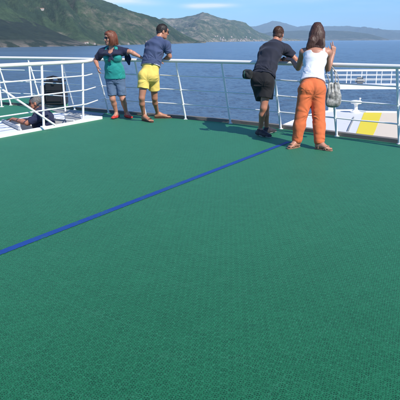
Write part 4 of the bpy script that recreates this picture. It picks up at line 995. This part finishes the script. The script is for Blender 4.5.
# shoulder bag
c = J(333.4, 95, 7.92); rb_ = empty('shoulder_bag', c); tag(rb_, 'slouchy silver grey patterned bag hanging at the right side of the woman in orange', 'bag')
t = NT('silver_patterned_fabric'); co = t.coord(); vx = t.n('ShaderNodeTexVoronoi'); vx.inputs['Scale'].default_value = 34; t.l(co, vx.inputs[0])
cc = t.mix(t.ramp(t.noise(co, 17, 4, .6), [(.40, (0, 0, 0)), (.62, (1, 1, 1))]), (.20, .195, .17, 1), (.46, .45, .41, 1))
t.set(Base_Color=cc, Roughness=.5, Metallic=.1, Normal=t.bump(t.noise(co, 45, 4), .5, .01)); bagm = t.m
L = [EL(c+V3(.004, 0, -.055), (.108, .058, .125), (V3(.97, -.2, 0).normalized(), V3(.2, .97, 0).normalized(), V3(.06, 0, 1).normalized()), .03), PR(c+V3(-.03, 0, .0), c+V3(-.035, 0, .15), .072, .045, .05, .022, (1, 0, 0), k=.04), PR(c+V3(.035, 0, .0), c+V3(.045, 0, .15), .065, .035, .05, .022, (1, 0, 0), k=.04),
     EL(c+V3(-.05, -.02, -.11), (.06, .045, .06), None, .03), EL(c+V3(.055, -.02, -.10), (.055, .045, .065), None, .03)]
def bagd(P):
    Q = P-np.array(c); Q = Q+.02*np.stack([vnoise(P, 9, 81), vnoise(P, 9, 82), vnoise(P, 9, 83)], 1)
    an_ = np.arctan2(Q[:, 1]*1.8, Q[:, 0]); w_ = np.clip(.25+(Q[:, 2]+.1)*3.5, .15, 1)
    return .009*w_*(1-1.8*np.abs(np.sin(an_*4+4*Q[:, 2])))+.004*(1-2*np.abs(vnoise(P, (12, 12, 5), 84)))
sobj('bag_body', L, .0045, bagm, rb_, bagd)
b = MB(); el_ = j['elr']
b.tube([c+V3(.01, -.03, .17), J(335.6, 77, 8.0), J(334.4, 70, 8.06), el_+V3(.035, .0, .055), el_+V3(.0, .04, .075), el_+V3(-.03, .05, .01), c+V3(-.04, .03, .12)], .008, 8)
b.tube([c+V3(.05, -.02, .14), J(338.6, 80, 7.96), J(336.6, 72.5, 8.03), el_+V3(.045, .0, .035), el_+V3(.0, .05, .06)], .007, 8)
b.build('strap', bagm, rb_, True)

# ============ 5. man in the stairwell
j = dict(head=J(35.4, 103.0, 9.70), neck=J(41.2, 111.0, 9.72), pel=None, shl=J(43.2, 115.8, 9.42), shr=J(42.0, 113.0, 9.93), ell=J(27.0, 123.0, 9.40), wrl=J(12.5, 118.9, 9.66), elr=J(32.5, 121.5, 10.0), wrr=J(22, 120, 10.02))
nk = j['neck']; j['pel'] = nk+V3(.06, -.01, -.58)
pl = j['pel']; j['hipl'] = pl+V3(0, -.09, -.05); j['hipr'] = pl+V3(0, .09, -.05); j['knl'] = j['hipl']+V3(-.20, 0, -.36); j['knr'] = j['hipr']+V3(-.02, 0, -.42); j['anl'] = j['knl']+V3(.08, 0, -.39); j['anr'] = j['knr']+V3(.06, 0, -.42)
bones('stair', j)
p5 = Person(j, (0, 1, 0), (1, 0, 0), 'm', 1.38, 1.03, hf=(-1, -.10, -.14), hu=(-.12, 0, 1))
R5 = person(tuple(ST(1.25, .5)), 'grey-haired man in navy polo shirt climbing out of the white stairwell opening')
sk5 = skin('skin_ruddy', (.46, .20, .12))
bm_, fn = body_mats(sk5, p5.fr, 1.03, (.18, .16, .14, 1))
L = p5.body()+hand(j['wrl'], (-1, .1, -.12), (0, 0, -1), (0, 1, 0), .97, .45)+hand(j['wrr'], (-1, 0, -.1), (0, 0, -1), (0, -1, 0), .97, .45)
for q in 'lr':
    f_ = j['an'+q]; L += foot(f_, f_+V3(-.19, 0, -.09))
sobj('body', L, .005, bm_, R5, None, fn)
short_hair(p5.fr, 1.03, 'hair', hairm('grey_hair', (.07, .065, .06), (.24, .23, .22)), R5, .006, seed=5)
shades(p5.fr, 1.03, M['lens'], R5)
nvp = fabric('navy_polo', (.012, .017, .055)); ax_ = (nk-pl).normalized()
L = p5.torso(.026, 0, 4)+p5.shoulders(.024)+[PL(pl, tuple(-ax_)), EL(nk+ax_*.085+V3(-.02, 0, 0), (.062, .062, .05), None, .01, 's'), PR(nk+V3(.03, 0, .01), nk+V3(-.05, 0, -.02), .068, .062, .068, .06, (0, 1, 0), k=.02)]
for q, t1 in (('l', .78), ('r', .78)): L.append(PR(j['sh'+q], lerp(j['sh'+q], j['el'+q], t1), .076, .072, k=.03, flat=(0, 1)))
sobj('polo_shirt', L, .0055, nvp, R5, creases([(j['shl']+V3(.03, -.03, -.12), .014, .15, 9)], folds(.007, (8, 8, 9), 71)))
L = [PR(pl+V3(0, 0, .03), pl-V3(0, 0, .05), .17, .18, .13, .14, (0, 1, 0), k=.05)]
for q in 'lr': L += [PR(j['hip'+q], j['kn'+q], .11, .085, k=.04), PR(j['kn'+q], lerp(j['kn'+q], j['an'+q], .92), .085, .065, k=.03, flat=(0, 1))]
sobj('trousers', L, .007, fabric('grey_trousers', (.08, .08, .09)), R5)
#@@END
# finer pieces belong to the part they sit on (thing > part > sub-part)
for root_ in [o for o in COL.objects if o.get('category') == 'person']:
    kids = list(root_.children); hr_ = [o for o in kids if o.name.split('.')[0] == 'hair']; shs = [o for o in kids if o.name.split('.')[0] == 'shoe']
    for o in kids:
        n_ = o.name.split('.')[0]
        if n_ == 'loose_hair' and hr_: o.parent = hr_[0]; o.location = (0, 0, 0)
        if n_ == 'sole' and shs:
            cen = lambda q: sum((v.co for v in q.data.vertices), Vector())/len(q.data.vertices)
            o.parent = min(shs, key=lambda q: (cen(q)-cen(o)).length); o.location = (0, 0, 0)
        if n_ == 'waistband':
            for q in kids:
                if q.name.split('.')[0] == 'shorts': o.parent = q; o.location = (0, 0, 0)
# ------------------------------------------------------------------ sun, sky, camera
SUN_EL = math.radians(43); sd = V3(-.63, .78, 0).normalized()   # direction in which shadows fall
to_sun = V3(-sd.x*math.cos(SUN_EL), -sd.y*math.cos(SUN_EL), math.sin(SUN_EL))
L = bpy.data.lights.new('sun', 'SUN'); L.energy = 4.9; L.angle = math.radians(.53); L.color = (1, .95, .87)
so = bpy.data.objects.new('sun', L); COL.objects.link(so); so.rotation_euler = to_sun.to_track_quat('Z', 'Y').to_euler(); so.location = (3, -5, 8)
w = bpy.data.worlds.new('World'); sc.world = w; w.use_nodes = True; nt = w.node_tree; nt.nodes.clear()
def N(k, **kw):
    x = nt.nodes.new(k)
    for a_, v_ in kw.items(): setattr(x, a_, v_)
    return x
out = N('ShaderNodeOutputWorld'); bg = N('ShaderNodeBackground'); sky = N('ShaderNodeTexSky', sky_type='NISHITA')
sky.sun_disc = False; sky.sun_elevation = SUN_EL; sky.sun_rotation = math.atan2(to_sun.x, to_sun.y)
sky.air_density = 1.0; sky.dust_density = .2; sky.ozone_density = 2.5; sky.altitude = 10
bg.inputs[1].default_value = .135
tc = N('ShaderNodeTexCoord'); mp = N('ShaderNodeMapping'); mp.inputs['Scale'].default_value = (3.2, 3.2, 26); nt.links.new(tc.outputs['Generated'], mp.inputs[0])
nz = N('ShaderNodeTexNoise'); nz.inputs['Scale'].default_value = 1.6; nz.inputs['Detail'].default_value = 8; nz.inputs['Roughness'].default_value = .62; nt.links.new(mp.outputs[0], nz.inputs[0])
rp = N('ShaderNodeValToRGB'); rp.color_ramp.elements[0].position = .50; rp.color_ramp.elements[1].position = .80; nt.links.new(nz.outputs[0], rp.inputs[0])
def M_(op, a, b_=None):
    x = N('ShaderNodeMath', operation=op)
    for i, q in enumerate((a, b_)):
        if q is None: continue
        if isinstance(q, (int, float)): x.inputs[i].default_value = q
        else: nt.links.new(q, x.inputs[i])
    return x.outputs[0]
sep = N('ShaderNodeSeparateXYZ'); nt.links.new(tc.outputs['Generated'], sep.inputs[0])
azm = M_('ARCTAN2', sep.outputs[0], sep.outputs[1])
def blob(x, y, wx, wz, amt):   # a wisp of cirrus at its own bearing and height
    r_ = ray(x, y); a_ = math.atan2(r_[0], r_[1]); e_ = r_[2]/math.sqrt(r_[0]**2+r_[1]**2+r_[2]**2)
    dx = M_('DIVIDE', M_('SUBTRACT', azm, a_), wx); dz = M_('DIVIDE', M_('SUBTRACT', sep.outputs[2], e_), wz)
    g_ = M_('EXPONENT', M_('MULTIPLY', M_('ADD', M_('POWER', M_('ABSOLUTE', dx), 2.), M_('POWER', M_('ABSOLUTE', dz), 2.)), -1.))
    return M_('MULTIPLY', g_, amt)
tot = 0.
for a_ in (blob(213, 5.6, .034, .0035, 1.5), blob(196, 6.5, .022, .004, .9), blob(116, 0, .05, .006, 1.5), blob(150, 4, .03, .004, .35), blob(290, 1, .12, .006, .22)):
    tot = M_('ADD', a_, tot)
n2 = M_('ADD', M_('MULTIPLY', nz.outputs[0], 1.5), -.05)
fac = M_('MINIMUM', M_('ADD', M_('MULTIPLY', tot, n2), M_('MULTIPLY', rp.outputs[0], .22)), .9)
mx = N('ShaderNodeMix', data_type='RGBA'); nt.links.new(fac, mx.inputs[0]); tin = N('ShaderNodeMix', data_type='RGBA', blend_type='MULTIPLY'); tin.inputs[0].default_value = 1; tin.inputs[7].default_value = (.34, .64, 1.08, 1); nt.links.new(sky.outputs[0], tin.inputs[6]); nt.links.new(tin.outputs[2], mx.inputs[6]); mx.inputs[7].default_value = (6.6, 7.0, 7.6, 1)
nt.links.new(mx.outputs[2], bg.inputs[0]); nt.links.new(bg.outputs[0], out.inputs[0])
cam = bpy.data.cameras.new('camera'); cam.sensor_width = 36; cam.sensor_height = 36; cam.lens = 36*550/400; cam.clip_start = .05; cam.clip_end = 120000
co_ = bpy.data.objects.new('camera', cam); COL.objects.link(co_); co_.location = (0, 0, H)
from mathutils import Matrix, Euler
c_, s_ = math.cos(ROLL), math.sin(ROLL)
r0 = Vector((1, 0, 0)); u0 = Vector((0, sp, cp)); f0 = Vector((0, cp, -sp))
right = r0*c_-u0*s_; upv = r0*s_+u0*c_
co_.rotation_euler = Matrix((right, upv, -f0)).transposed().to_euler()
sc.camera = co_
sc.view_settings.view_transform = 'Standard'; sc.view_settings.look = 'None'; sc.view_settings.exposure = .2; sc.view_settings.gamma = 1; sc.view_settings.use_curve_mapping = False
sc.render.engine = 'CYCLES'; sc.cycles.max_bounces = 6; sc.cycles.volume_bounces = 1; sc.cycles.use_denoising = True
